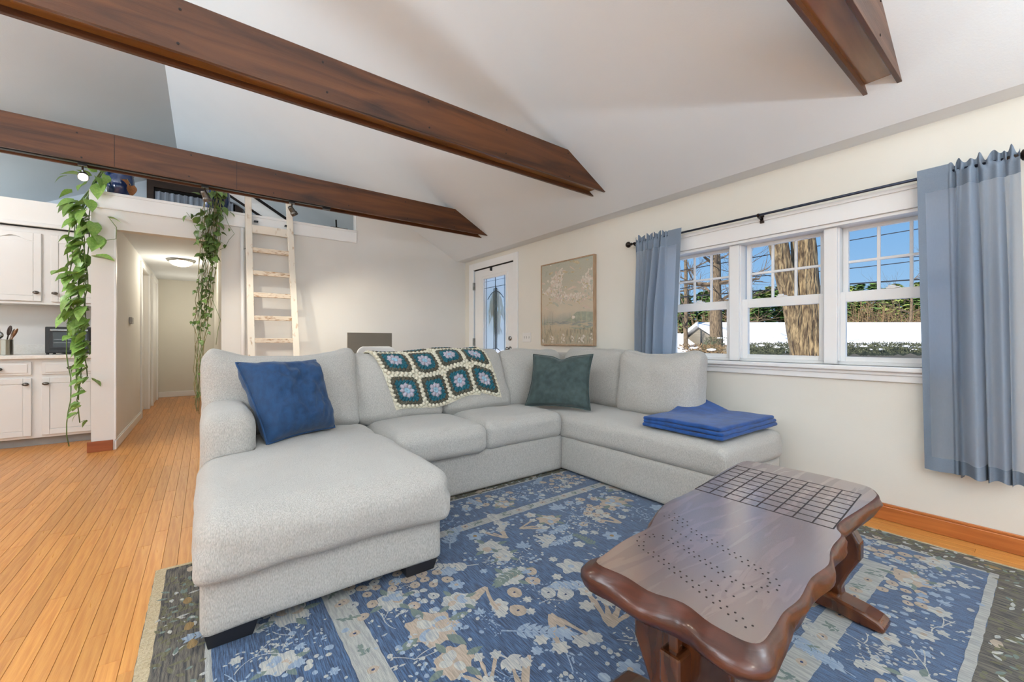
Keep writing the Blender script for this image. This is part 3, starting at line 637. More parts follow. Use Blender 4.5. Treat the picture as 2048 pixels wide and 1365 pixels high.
allk = [m_cluster, m_flower, m_sprig, m_oak, m_berries, m_coral, m_tiny, m_peony, m_flower, m_sprig]
scatter(.53, .60, 2.40, 1.90, allk, 190, .125, .75, 1.15, pl_)
scatter(.53, .60, 2.40, 1.90, [m_flower, m_oak, m_berries, m_tiny], 120, .075, .45, .65, pl_)
for (x0, y0, x1, y1, n) in ((.07, .25, .33, 2.30, 46), (2.57, .25, 2.76, 2.30, 40), (.42, 2.09, 2.5, 2.30, 36), (.42, .24, 2.5, .41, 34)):
    q = []; scatter(x0, y0, x1, y1, [m_cluster, m_tiny, m_flower, m_sprig, m_peony, m_tiny, m_berries], n, .12, .7, 1.0, q); scatter(x0, y0, x1, y1, [m_flower, m_berries, m_oak], n, .07, .35, .55, q)
for (x0, y0, x1, y1, n) in ((-.13, RY0 + .03, -.01, RY1 - .03, 26), (2.83, RY0 + .03, 2.95, RY1 - .03, 26), (.0, RY0 + .03, 2.8, .14, 26), (0, 2.385, 2.8, 2.42, 20)):
    for k in range(n * 16): leafp(random.uniform(x0, x1), random.uniform(y0, y1), random.random() * 6.28, random.uniform(.02, .045), .014, random.choice((6, 6, 3, 0, 6, 6)))
    for k in range(n // 2): blobp(random.uniform(x0 + .02, x1 - .02), random.uniform(y0, y1), .026, .015, 1.57 if x1 - x0 < .2 else 0, random.choice((4, 2)), 12, .12)
# bands: small motifs
for (x0, y0, x1, y1, h_) in ((.425, .55, .425, 1.95, 0), (2.487, .55, 2.487, 1.95, 0), (.45, .50, 2.45, .50, 1), (.45, 1.992, 2.45, 1.992, 1)):
    L = max(x1 - x0, y1 - y0); n = int(L / .095)
    for k in range(n):
        t = (k + .5) / n; x, y = x0 + (x1 - x0) * t, y0 + (y1 - y0) * t
        if k % 2: blobp(x, y, .02, .016, 0, 2, 10); blobp(x, y, .006, .005, 0, 5, 7)
        else:
            for q in range(9): leafp(x + random.gauss(0, .012), y + random.gauss(0, .012), random.random() * 6.28, .025, .011, 3)
props(MOT.build('floral_motifs', MM, RUG, recalc=False), kind='stuff')

# ================================================================== SECTIONAL SOFA
SOFA = thing('sectional_sofa', 'light grey U-shaped sectional sofa with chaise and loose back cushions', 'sofa', (1.5, 2.6, 0))
CUSH = []
def put(name, V, F, keep=False, mt='sofa_fabric'):
    if keep: CUSH.append((V.copy(), F))
    return MB().add(V, F).build(name, mt, SOFA, smooth=True, merge=1e-4)
def rb(a, b, r, n=12):
    a = np.array(a); b = np.array(b); V, P, F = rbox((b - a) / 2, r, n); return V + (a + b) / 2, P, F
zb = .062
# bases
V, P, F = rb((-.015, 1.685, zb), (.865, 3.30, .30), .025, (16, 20, 8)); V += wrinkle(V, .004, 5); put('chaise_base', V, F)
V, P, F = rb((.87, 2.395, .022), (2.30, 3.30, .30), .02, (16, 10, 8)); put('middle_base', V, F)
V, P, F = rb((2.295, 1.115, .022), (3.075, 3.30, .285), .02, (12, 20, 8)); put('corner_base', V, F)
# back frames
V, P, F = rb((.20, 3.08, .25), (3.0, 3.30, .86), .05, (20, 6, 8)); put('back_frame', V, F)
V, P, F = rb((2.94, 1.66, .25), (3.085, 3.30, .93), .04, (6, 20, 8)); put('side_frame', V, F)
# arm
V, P, F = rb((-.02, 2.42, zb + .02), (.212, 3.30, .70), .075, (12, 20, 16))
V[:, 2] += .012 * (1 - P[:, 0] ** 2) * (P[:, 2] > .5) * 1.0; V[:, 2] -= .01 * (P[:, 1] < -.8) * (P[:, 2] > .3); V += wrinkle(V, .006, 5); put('arm', V, F)
# chaise seat cushion (T-shaped, waterfall front)
V, P, F = rb((-.035, 1.625, .265), (.895, 2.98, .485), .085, (40, 44, 14)); V2, _, _ = rb((-.035, 1.625, .265), (.895, 2.98, .485), .045, (40, 44, 14)); V = np.where(P[:, 2:3] < 0, V2, V)
top = np.clip(P[:, 2], 0, 1); V[:, 2] += .018 * (1 - P[:, 0] ** 4) * (1 - P[:, 1] ** 4) * top
V[:, 1] -= .02 * (1 - P[:, 0] ** 2) * (P[:, 1] < -.5) * (1 - np.abs(P[:, 2]))
V[:, 2] -= .03 * np.clip(-P[:, 1] - .4, 0, 1) * (P[:, 2] < -.2) * (.4 + .6 * np.abs(P[:, 0]) ** 2)
V[:, 1] = np.where((V[:, 0] < .214) & (V[:, 1] > 2.415), 2.415, V[:, 1]); V += wrinkle(V, .009, 4.5, 3) + wrinkle(V, .004, 13, 8)
for (cx, cy, r, dp) in ((.70, 2.72, .09, .02), (.52, 2.35, .10, .010), (.80, 2.55, .07, .012)):
    V[:, 2] -= dp * np.exp(-((V[:, 0] - cx) ** 2 + (V[:, 1] - cy) ** 2) / (2 * r * r * .3)) * (P[:, 2] > .4)
put('chaise_cushion', V, F)
# middle seat cushions
def seat(a, b, seed, puff=.03, r=.06):
    V, P, F = rb(a, b, r, (26, 26, 12)); top = np.clip(P[:, 2], 0, 1)
    V[:, 2] += puff * (1 - P[:, 0] ** 4) * (1 - P[:, 1] ** 4) * top; V += wrinkle(V, .008, 5, seed) + wrinkle(V, .003, 14, seed + 3); put('seat_cushion', V, F); return V
seat((.895, 2.325, .285), (1.555, 2.98, .475), 11); seat((1.555, 2.365, .285), (2.295, 2.98, .475), 19)
V, P, F = rb((2.28, 1.095, .275), (3.085, 2.98, .455), .055, (26, 50, 12)); V[:, 2] += .028 * (1 - P[:, 0] ** 4) * (1 - P[:, 1] ** 6) * np.clip(P[:, 2], 0, 1)
V += wrinkle(V, .008, 4, 41) + wrinkle(V, .003, 12, 44); put('corner_seat_cushion', V, F)
# back cushions
def backc(c, w_, h_, t_, lean, rz, seed, ear=.02, sag=.02, puff=.05, shear=0.0):
    V, P, F = rbox((w_ / 2, t_ / 2, h_ / 2), .07, (28, 10, 26)); x, y, z = P.T
    prof = (1 - np.abs(x) ** 3) * (1 - np.abs(z) ** 3)
    V[:, 1] += y * puff * prof - .01 * (y < 0) * prof
    up = np.clip(z, 0, 1) ** 3; V[:, 2] += up * (ear * np.abs(x) ** 3 * (1 - .75 * np.abs(x) ** 9) - sag * (1 - x ** 2)); V[:, 1] *= (1 - .25 * up * 1.0)
    V[:, 0] += shear * z * .5; V += wrinkle(V, .018, 3.6, seed) + wrinkle(V, .007, 10, seed + 5)
    M = rotm(-lean, 0, 0); V = V @ M.T; V = V @ rotm(0, 0, rz).T + np.array(c); put('back_cushion', V, F, True)
backc((.425, 2.99, .715), .87, .54, .20, .20, 0, 61, ear=.055, sag=.035)
backc((1.165, 2.985, .705), .67, .52, .20, .24, 0, 71, ear=.02, sag=.01, puff=.04)
backc((1.80, 2.99, .71), .65, .53, .19, .24, 0, 83, ear=.015, sag=.0, puff=.04, shear=-.04)
backc((2.46, 3.01, .70), .72, .52, .20, .10, .0, 91, ear=.0, sag=-.015, puff=.03)
backc((2.915, 2.60, .71), .74, .52, .19, .12, -PI / 2, 97, ear=.01, sag=-.01, puff=.03)
backc((2.875, 1.895, .705), .70, .53, .21, .13, -PI / 2, 103, ear=.03, sag=.02, puff=.045)
# feet
for (x, y, ex, ey) in ((-.005, 1.70, 1, 1), (.855, 1.70, -1, 1), (.0, 3.27, 1, -1), (2.34, 2.42, 1, 1), (3.05, 1.14, -1, 1), (2.31, 1.14, 1, 1), (3.05, 3.27, -1, -1), (1.55, 3.27, 1, -1)):
    L = .16 if y < 1.72 and x < 1 else .08
    m = MB(); t = .012; x0, x1 = sorted((x, x + ex * L)); y0, y1 = sorted((y, y + ey * .09))
    V = [(x0, y0, zb + .015), (x1, y0, zb + .015), (x1, y1, zb + .015), (x0, y1, zb + .015), (x0 + t, y0 + t, RZ + .0015), (x1 - t * 1.6, y0 + t, RZ + .0015), (x1 - t, y1 - t, RZ + .0015), (x0 + t, y1 - t, RZ + .0015)]
    m.add(V, [(0, 1, 2, 3), (4, 7, 6, 5), (0, 4, 5, 1), (1, 5, 6, 2), (2, 6, 7, 3), (3, 7, 4, 0)]).build('foot', 'sofa_foot', SOFA, bevel=.003)

# ================================================================== PILLOWS
def pillow(name, label, BL, BR, TR, TL, th, mt, pinch=.06, seed=0, notch=0.0, piping=True):
    n = 34; BL, BR, TR, TL = map(np.array, (BL, BR, TR, TL)); nv = np.cross(BR - BL, TL - BL); nv /= np.linalg.norm(nv)
    G = {}
    for sg in (-1, 1):
        P = np.zeros((n + 1, n + 1, 3))
        for i in range(n + 1):
            for j in range(n + 1):
                u, v = -1 + 2 * i / n, -1 + 2 * j / n
                uu = u * (1 - pinch * (1 - v * v)); vv = v * (1 - pinch * (1 - u * u)); a, b_ = (uu + 1) / 2, (vv + 1) / 2
                p = BL * (1 - a) * (1 - b_) + BR * a * (1 - b_) + TR * a * b_ + TL * (1 - a) * b_
                t = th * (max(0, (1 - u ** 4)) * max(0, (1 - v ** 4))) ** .55
                if notch: p = p + (BL - TL) / np.linalg.norm(BL - TL) * notch * math.exp(-u * u / .05) * max(0, v) ** 3
                wz = mnoise.noise(Vector((u * 2.1 + seed, v * 2.1, sg * 3))) * .30 + mnoise.noise(Vector((u * 5 + seed, v * 5, sg * 3 + 9))) * .14 + mnoise.noise(Vector((u * 3 + v * 6 + seed, v * 2 - u * 9, sg))) * .06 * (abs(u) + abs(v))
                fold = .10 * math.exp(-((u + v * .4) ** 2) / .02) * max(0, v) * (1 if notch else 0)
                P[i, j] = p + nv * sg * t * (1 + wz - fold)
        G[sg] = P
    o = thing(name, label, 'pillow', tuple((BL + BR) / 2))
    m = MB(); m.grid(G[1]); m.grid(G[-1], flip=True); m.build('cover', mt, o, smooth=True, merge=1e-4)
    E_ = [G[1][i, 0] for i in range(n + 1)] + [G[1][n, j] for j in range(1, n + 1)] + [G[1][i, n] for i in range(n - 1, -1, -1)] + [G[1][0, j] for j in range(n - 1, -1, -1)]
    MB().tube(E_, .006, 6, cap=False).build('piping', mt, o, smooth=True)
    return o
pillow('throw_pillow', 'plush royal blue throw pillow leaning on the chaise arm', (.262, 2.50, .505), (.655, 2.74, .505), (.555, 2.80, .93), (.135, 2.70, .93), .115, 'blue_velvet', seed=3)
pillow('throw_pillow', 'slate green velvet throw pillow in the sofa corner', atd(1050, 813, 3.52), atd(1181, 821, 3.24), atd(1186, 709, 3.42), atd(1067, 709, 3.60), .065, 'green_velvet', pinch=.10, seed=9, notch=.03)

# ================================================================== FOLDED BLANKET
FB = thing('folded_blanket', 'folded royal blue fleece blanket on the sofa corner seat', 'blanket', (2.7, 1.35, .48))
zs = .487
for k in range(3):
    th = .024; V, P, F = rbox((.37, .27, th / 2), th / 2 * .98, (34, 34, 8)); x, y = V[:, 0] / .37, V[:, 1] / .27
    FL, FR, BRc, BLc = [np.array(p) for p in ((2.325, 1.665, 0), (2.315, 1.13, 0), (3.055, 1.125, 0), (2.955, 1.64, 0))]
    a = (x + 1) / 2 * (1 - .016 * k) + .004 * k; b_ = (y + 1) / 2 * (1 - .012 * k) + .012 * (k % 2)
    B_ = FL[None] * ((1 - a) * (1 - b_))[:, None] + FR[None] * ((1 - a) * b_)[:, None] + BRc[None] * (a * b_)[:, None] + BLc[None] * (a * (1 - b_))[:, None]
    B_[:, 2] = zs + th * .93 * k + th / 2 + V[:, 2]
    lift = np.clip(a - .45, 0, 1) ** 1.2 * np.clip(1 - b_ * 2.2, 0, 1) * .22; B_[:, 2] += lift + .006 * np.sin(B_[:, 0] * 9 + k) * np.cos(B_[:, 1] * 7) * (.3 + k * .3)
    B_ += wrinkle(B_, .005, 7, k * 5); B_[:, 2] = np.maximum(B_[:, 2], zs - .003)
    MB().add(B_, F).build('fold', 'blue_fleece', FB, smooth=True, merge=1e-4)

# ================================================================== CROCHET THROW
allV = np.concatenate([c[0] for c in CUSH]); off = 0; allF = []
for V_, F_ in CUSH: allF += [tuple(i + off for i in f) for f in F_]; off += len(V_)
bvh = BVHTree.FromPolygons([Vector(v) for v in allV], allF)
NX, NT = 60, 90; xs_ = np.linspace(.86, 2.06, NX); RAD = np.zeros((NX, NT)); angs = np.linspace(0, 1, NT)
def prof_ray(x, k):
    if k < .5: zz = .52 + (.80 - .52) * k / .5; return Vector((x, 2.2, zz)), Vector((0, 1, 0)), (3.06, zz)
    th = (k - .5) / .5 * 2.2; c = (3.06, .80); d = (-math.cos(th), math.sin(th)); return Vector((x, c[0] + d[0] * .9, c[1] + d[1] * .9)), Vector((0, -d[0], -d[1])), c
for i, x in enumerate(xs_):
    for j, k in enumerate(angs):
        o_, d_, c_ = prof_ray(x, k); hit = bvh.ray_cast(o_, d_, 2.0)
        RAD[i, j] = (Vector((hit[0].y, hit[0].z)) - Vector(c_)).length if hit[0] is not None and hit[0].y < 3.3 else np.nan
for i in range(NX):
    g = ~np.isnan(RAD[i])
    RAD[i] = np.interp(np.arange(NT), np.arange(NT)[g], RAD[i][g]) if g.any() else np.nan
RAD = np.where(np.isnan(RAD), np.nanmean(RAD), np.minimum(RAD, .36)); R2 = RAD.copy()
for sh in range(-3, 4): R2 = np.maximum(R2, np.roll(RAD, sh, 0) if 3 < NX else R2)
for _ in range(3): R2 = (np.roll(R2, 1, 0) + R2 * 2 + np.roll(R2, -1, 0)) / 4; R2 = (np.pad(R2, ((0, 0), (1, 1)), 'edge')[:, 2:] + 2 * R2 + np.pad(R2, ((0, 0), (1, 1)), 'edge')[:, :-2]) / 4
def surf(x, k, lift=.008):
    fi = np.clip((x - xs_[0]) / (xs_[-1] - xs_[0]) * (NX - 1), 3, NX - 4); fj = np.clip(k * (NT - 1), 0, NT - 1.001); i, j = int(fi), int(fj); a, b_ = fi - i, fj - j
    r = (R2[i, j] * (1 - a) + R2[i + 1, j] * a) * (1 - b_) + (R2[i, j + 1] * (1 - a) + R2[i + 1, j + 1] * a) * b_ + lift
    o_, d_, c_ = prof_ray(x, k); return np.array((x, c_[0] - d_.y * r, c_[1] - d_.z * r))
# arc-length parametrisation along the middle column
ks = np.linspace(0, 1, 160); pm = np.array([surf(1.45, k) for k in ks]); al = np.concatenate([[0], np.cumsum(np.linalg.norm(np.diff(pm, axis=0), axis=1))])
def S(u, v, lift=.008):
    """u 0..4 squares across, v metres up from the lowest hem level"""
    tv = np.clip(v / .55, 0, 1); x = (1.10 + .90 * u / 4) * (1 - tv) + (.945 + .945 * u / 4) * tv
    return surf(x, np.interp(v, al, ks), lift)
CT = thing('crochet_throw', 'crocheted granny square throw draped over the middle back cushions', 'throw', (1.45, 2.9, .6))
Q = .238
def hem(u): return .075 + .035 * math.cos(u * 2.1 + .3) - .055 * max(0, 1 - u) + .02 * (u > 3.2)
base = MB(); P = np.array([[S(u, h_ + (hem(u) if h_ < .3 else hem(u) * max(0, 1 - (h_ - .3) / .25)), .004) for h_ in np.linspace(-.012, .64, 60)] for u in np.linspace(-.04, 4.04, 60)]); base.grid(P)
base.build('backing', 'yarn_cream', CT, smooth=True)
def gpos(u, v): 
    hh = v * Q; return S(u, hh + (hem(u) if hh < .3 else hem(u) * max(0, 1 - (hh - .3) / .25)), .010)
for row in range(3):
    for cc in range(4):
        g = MB(); cu, cv = cc + .5, row + .5
        def put_b(du, dv, r, mi):
            u_, v_ = cu + du, cv + dv
            p = gpos(u_, v_); px_ = gpos(u_ + .03, v_) - p; py_ = gpos(u_, v_ + .03) - p
            ex = px_ / (np.linalg.norm(px_) + 1e-9); ez = np.cross(ex, py_); ez /= (np.linalg.norm(ez) + 1e-9); ey = np.cross(ez, ex)
            a = math.atan2(dv, du); M = np.stack([ex * math.cos(a) + ey * math.sin(a), -ex * math.sin(a) + ey * math.cos(a), ez], 1)
            g.blob(p, (r * 1.1, r * .85, r * .6), mi, M)
        for k in range(8): a = k * PI / 4 + .2; put_b(.06 * math.cos(a), .06 * math.sin(a), .013, 4)
        for k in range(8): a = k * PI / 4; put_b(.165 * math.cos(a), .165 * math.sin(a), .0215, 3)
        def sq(R_, n, r, mi, jit=.0):
            for k in range(n):
                t = (k + .5) / n * 4; sd = int(t); f = (t - sd) * 2 - 1; du, dv = [(f, -1), (1, f), (-f, 1), (-1, -f)][sd]
                nrm = (abs(du) ** 6 + abs(dv) ** 6) ** (1 / 6.); put_b(R_ * du / nrm + random.uniform(-jit, jit), R_ * dv / nrm + random.uniform(-jit, jit), r, mi)
        sq(.235, 16, .0165, 2, .006); sq(.295, 20, .0175, 2, .006); sq(.355, 20, .0185, 1, .006); sq(.405, 24, .0155, 1, .006); sq(.468, 26, .0175, 0, .004)
        g.build('granny_square', ['yarn_cream', 'yarn_olive', 'yarn_teal', 'yarn_lavender', 'yarn_blue'], CT, smooth=True, recalc=False)

# ================================================================== COFFEE TABLE
TB = thing('coffee_table', 'live-edge wooden coffee table with carved checkerboard and peg game holes', 'coffee table', (1.5, .62, RZ))
ZT = .44
OUT = [(.858, .773), (.94, .792), (1.057, .806), (1.158, .810), (1.234, .841), (1.337, .878), (1.438, .898), (1.513, .899), (1.65, .908), (1.876, .94), (2.15, .965), (2.225, .93), (2.245, .78), (2.252, .642), (2.232, .49), (2.165, .44), (2.087, .424), (1.911, .428), (1.727, .438), (1.65, .430), (1.6, .405), (1.51, .400), (1.444, .391), (1.36, .372), (1.249, .377), (1.128, .363), (1.041, .366), (.959, .357), (.895, .355), (.866, .385), (.868, .45), (.880, .524), (.860, .601), (.861, .69)]
def catmull(P, n=4):
    P = np.array(P); N = len(P); o = []
    for i in range(N):
        p0, p1, p2, p3 = P[i - 1], P[i], P[(i + 1) % N], P[(i + 2) % N]
        for k in range(n): t = k / n; o.append(.5 * ((2 * p1) + (-p0 + p2) * t + (2 * p0 - 5 * p1 + 4 * p2 - p3) * t * t + (-p0 + 3 * p1 - 3 * p2 + p3) * t ** 3))
    return np.array(o)
O = catmull(OUT); N = len(O); tang = np.roll(O, -1, 0) - np.roll(O, 1, 0); tang /= np.linalg.norm(tang, axis=1)[:, None]; nor = np.stack([-tang[:, 1], tang[:, 0]], 1)
if ((O + nor * .01).mean(0) - O.mean(0)) @ np.array((1, 0)) is None: pass
cen = O.mean(0); sgn = np.sign(((O - cen) * nor).sum(1).mean()); nor *= sgn
nearE = np.clip((.99 - O[:, 0]) / .10, 0, 1); sideR = (O[:, 1] < .5) * 1.0
scal = .5 + .5 * np.cos(O[:, 1] * 2 * PI / .135 + .6)
m = MB(); layers = []
for dz, of in ((0, lambda: -.006 - .005 * nearE * scal), (-.006, lambda: .002 + .0 * nearE), (-.022, lambda: .006 + .014 * nearE + .006 * np.sin(np.arange(N) * .9)), (-.04, lambda: .008 + .026 * nearE + .008 * np.sin(np.arange(N) * .55)), (-.064, lambda: .002 + .022 * nearE - .006 * sideR), (-.074, lambda: -.012 + .012 * nearE - .02 * sideR)):
    o2 = O + nor * of()[:, None]; layers.append(np.c_[o2, np.full(N, ZT + dz) - (.008 * nearE * scal if dz in (-.006,) else 0)])
for L_ in layers: m.add(L_, [])
F = [(l * N + i, l * N + (i + 1) % N, (l + 1) * N + (i + 1) % N, (l + 1) * N + i) for l in range(len(layers) - 1) for i in range(N)]
m.f += F; m.m += [1 for f in F]; m.f += [tuple(range(N)), tuple(range((len(layers) - 1) * N, len(layers) * N))[::-1]]; m.m += [0, 1]
top = m.build('tabletop', ['table_wood', 'table_edge'], TB)
for p in top.data.polygons: p.use_smooth = len(p.vertices) < 10
m = MB(); ga = np.array(((2.083, .945), (2.087, .473), (1.632, .440), (1.618, .900)))
def gp_(a, b_): return (ga[0] * (1 - a) + ga[1] * a) * (1 - b_) + (ga[3] * (1 - a) + ga[2] * a) * b_
for k in range(9):
    for A, B_ in ((gp_(k / 8, 0), gp_(k / 8, 1)), (gp_(0, k / 8), gp_(1, k / 8))): m.bar((*A, ZT - .0006), (*B_, ZT - .0006), .0042, .0026)
m.build('checkerboard_grooves', 'table_inlay', top)
HP = [(350,570),(360,597),(385,620),(412,638),(440,660),(470,684),(500,703),(530,727),(560,750),(597,775),(628,800),(664,830),(700,857),(740,887),(778,918),(820,948),(862,983),(908,1020),(960,1056),(362,548),(388,575),(386,597),(443,633),(471,655),(500,675),(528,697),(558,718),(592,742),(628,768),(660,793),(697,820),(737,847),(775,877),(815,908),(856,940),(902,974),(945,1007),(1000,1048),(397,535),(420,548),(447,547),(440,533),(495,540),(495,555),(527,567),(543,555),(552,585),(578,577),(580,602),(612,598),(615,620),(640,612),(642,637),(668,632),(672,660),(698,655),(705,682),(732,675),(738,703),(763,695),(770,725),(800,717),(806,748),(833,742),(842,775),(875,770),(883,800),(905,792),(948,815),(950,835),(995,827),(1022,855),(1050,833),(1088,858),(1083,825),(1097,805),(1137,847),(1150,821),(1133,786),(1087,783),(1088,750),(1057,755),(1045,725),(1017,733),(1010,705),(977,710),(973,680),(940,687),(932,658),(905,665),(898,637),(870,645),(862,617),(835,625),(830,597),(803,603),(800,578),(772,587),(770,565),(740,547),(742,567),(712,552),(712,535),(683,513),(685,535),(655,520),(655,503),(632,463),(633,482),(605,490),(605,467),(608,447),(585,432),(577,455),(577,470),(560,440),(548,455),(560,415),(530,440),(530,425),(502,430),(548,505),(568,515),(595,532),(625,547),(652,567),(730,770),(768,797),(805,820),(850,852),(893,882)]
m = MB()
for (x, y) in HP:
    p = onp(1150 + x / 2.814, 880 + y / 2.814, 2, ZT); m.lathe([(0, -.006), (.0026, -.006), (.0026, .0005), (0, .0006)], p, k=8)
props(m.build('peg_holes', 'table_inlay', top), kind='stuff')
def lyre(xc, t=.06):
    pts = [(.58 + s * w_, z) for s, prof in ((1, [(.085, .045), (.075, .10), (.10, .16), (.135, .23), (.135, .29), (.11, .335), (.10, .366)]), (-1, [(.10, .366), (.11, .335), (.135, .29), (.135, .23), (.10, .16), (.075, .10), (.085, .045)])) for w_, z in prof]
    return MB().prism(pts, 'x', xc - t / 2, xc + t / 2).build('leg', 'table_leg_wood', TB, bevel=.01, bseg=3)
def sled(xc):
    zt = [(.0, .035), (.02, .05), (.06, .062), (.14, .075), (.22, .085), (.30, .075), (.38, .062), (.42, .05), (.44, .035), (.435, .0125), (.36, .0125), (.30, .022), (.14, .022), (.08, .0125), (.005, .0125)]
    return MB().prism([(.365 + y, z) for y, z in zt], 'x', xc - .048, xc + .048).build('foot', 'table_leg_wood', TB, bevel=.012, bseg=3)
lyre(.99); lyre(1.98, .055); sled(.99); sled(1.955)
MB().box((.905, .545, .20), (2.05, .60, .285)).build('stretcher', 'table_leg_wood', TB, bevel=.008)
for x in (.935, 2.03): MB().prism([(-.010, .165), (.012, .165), (.016, .33), (-.012, .33)], 'y', .56, .585).build('wedge_peg', 'table_leg_wood', TB, bevel=.004).location.x += x
for s in (-1, 1): MB().box((1.03, .58 + s * .07 - .02, .345), (1.94, .58 + s * .07 + .02, .366)).build('cleat', 'table_leg_wood', TB, bevel=.004)

# ================================================================== CURTAINS AND ROD
RODX, RODZ = 3.115, 1.935
RD = thing('curtain_rod', 'dark metal curtain rod with knob finials above the window', 'curtain rod', (RODX, 1.2, RODZ))
MB().tube([(RODX, .135, RODZ), (RODX, 2.335, RODZ)], .0085, 12).build('rod', 'rod_metal', RD, smooth=True)
for y, s in ((.135, -1), (2.335, 1)): MB().lathe([(.010, 0), (.014, .004), (.010, .012), (.012, .022), (.026, .030), (.028, .045), (.020, .058), (.0, .062)], (RODX, y, RODZ), M=rotm(-PI / 2 * s, 0, 0), k=16).build('finial', 'bronze', RD, smooth=True)
for y in (.15, 1.27, 2.31): MB().box((XW - .03 if y == 1.27 else XW - .006, y - .012, RODZ - .045), (XW if y != 1.27 else XW - .018, y + .012, RODZ + .01)).bar((RODX - .004, y, RODZ - .014), (XW - .004, y, RODZ - .022), .010, .010).tube([(RODX, y - .006, RODZ - .001), (RODX, y + .006, RODZ - .001)], .0125, 12).build('bracket', 'bronze', RD)
def curtain(label, y_free, y_out, zbot, flat, seed, yb_free=None, yb_out=None, folds=6):
    """y_free: hanging edge nearest the window middle, y_out: edge at the finial"""
    o = thing('curtain', label, 'curtain', (RODX, (y_free + y_out) / 2, zbot)); n, mz = 150, 70
    yb_free = y_free if yb_free is None else yb_free; yb_out = y_out if yb_out is None else yb_out
    rs = random.Random(seed); ph = rs.random() * 6
    def pt(u, t):   # u 0 at free edge .. 1 outer, t 0 top .. 1 bottom
        ytop = y_free + (y_out - y_free) * u; ybot = yb_free + (yb_out - yb_free) * u; y = ytop + (ybot - ytop) * t
        g = np.clip((u - flat) / .08, 0, 1); fw = (u - flat) / (1 - flat) * folds * 2 * PI + ph + 1.1 * math.sin(u * 7 + seed) + .5 * math.sin(u * 3 + t * 1.5)
        amp = (.012 + .044 * min(1, t * 2.5)) * g * (.85 + .35 * math.sin(u * 9 + seed * 2)); x = RODX - .003 - .022 * g + amp * math.sin(fw + .7 * math.sin(fw)) + amp * .35 * math.sin(fw * 1.9 + 1.3) + .010 * math.sin(t * 3 + u * 4 + seed) * t
        if g < 1: x += (1 - g) * (.012 * math.sin(u * 14 + t * 2.5) * t - .008)
        y += amp * .30 * math.cos(fw) * (y_out - y_free) / abs(y_out - y_free)
        z = 1.975 - (1.975 - zbot) * t + (.012 * math.sin(fw * 1.5) * g if t == 0 else 0) - .012 * g * math.sin(fw) * (t > .97)
        if t < .028: x = RODX - .010 + .012 * math.sin(fw * 3) * g; z += .012 * math.sin(fw * 2.3) * g
        return (x, y, z)
    us = np.linspace(0, 1, n); ts = np.concatenate([[0, .012, .02, .026, .032, .045, .06], np.linspace(.08, .94, mz), [.955, .965, .98, 1]])
    G = np.array([[pt(u, t) for t in ts] for u in us]); he = int(.09 * n); zt_ = 7; zb_ = len(ts) - 4
    def sub(a, b_, c, d, nm, mt): MB().grid(G[a:b_ + 1, c:d + 1]).build(nm, mt, o, smooth=True, merge=1e-6)
    sub(he, n - 1, zt_, zb_, 'panel', 'curtain_cloth'); sub(0, he, 0, len(ts) - 1, 'side_hem', 'curtain_hem'); sub(he, n - 1, 0, zt_, 'rod_pocket', 'curtain_hem'); sub(he, n - 1, zb_, len(ts) - 1, 'bottom_hem', 'curtain_hem')
    return o
curtain('pale blue-grey curtain hanging full length by the right end of the window', .466, .115, .36, .33, 5, yb_free=.438, yb_out=.10, folds=3.4)
curtain('pale blue-grey curtain behind the sofa corner cushion', 1.845, 2.285, .36, .26, 8, yb_free=1.93, yb_out=2.29, folds=5)

# ================================================================== WALL THINGS
PT = thing('framed_painting', 'framed landscape painting of clouds over a flowery meadow', 'painting', (XW, 3.24, 1.0))
py0, py1, pz0, pz1 = 2.832, 3.655, 1.0, 1.938; fx = XW - .042
m = MB().box((fx, py0, pz0), (XW - .001, py0 + .014, pz1)).box((fx, py1 - .014, pz0), (XW - .001, py1, pz1)).box((fx + .0005, py0 + .014, pz0), (XW - .001, py1 - .014, pz0 + .014)).box((fx + .0005, py0 + .014, pz1 - .014), (XW - .001, py1 - .014, pz1)); m.build('frame', 'frame_oak', PT, bevel=.002)
cv = MB().box((fx + .008, py0 + .014, pz0 + .014), (XW - .002, py1 - .014, pz1 - .014)).build('canvas', 'canvas_paint', PT)
st = MB(); xp = [fx + .0075]
def pstroke(y, z, ry, rz_, a, mi, n=10, j=.22):
    xp[0] -= 2e-6; pts = []
    for i in range(n):
        t = 2 * PI * i / n; k = 1 + random.uniform(-j, j); u, v = ry * k * math.cos(t), rz_ * k * math.sin(t); yy, zz = y + u * math.cos(a) - v * math.sin(a), z + u * math.sin(a) + v * math.cos(a)
        pts.append((xp[0], min(max(yy, py0 + .016), py1 - .016), min(max(zz, pz0 + .016), pz1 - .016)))
    st.poly(pts, mi)
Wd, Hd = py1 - py0, pz1 - pz0
def pp(u, v): return py1 - u * Wd, pz0 + v * Hd       # u 0 at picture left
for k in range(70):
    u, v = random.random(), random.uniform(.42, 1); pstroke(*pp(u, v), random.uniform(.02, .06), random.uniform(.006, .014), random.uniform(-.3, .6), random.choice((4, 4, 5, 3)), 9, .3)
for (cu, cv_, n, su, sv) in ((.30, .72, 46, .07, .07), (.38, .82, 20, .04, .04), (.18, .66, 14, .05, .02), (.88, .70, 30, .05, .05), (.55, .56, 20, .10, .025), (.75, .54, 20, .10, .02), (.35, .58, 14, .08, .03)):
    for k in range(n * 3): u, v = random.gauss(cu, su), random.gauss(cv_, sv); pstroke(*pp(min(max(u, .02), .98), v), random.uniform(.008, .024), random.uniform(.005, .013), random.uniform(0, 3), random.choice((0, 0, 5, 5, 4, 3)) if v < cv_ + sv * .4 else random.choice((0, 0, 0, 5)), 10, .35)
hz = [(.50, .30), (.60, .33), (.70, .385), (.80, .385), (.99, .37), (.99, .285), (.5, .285)]
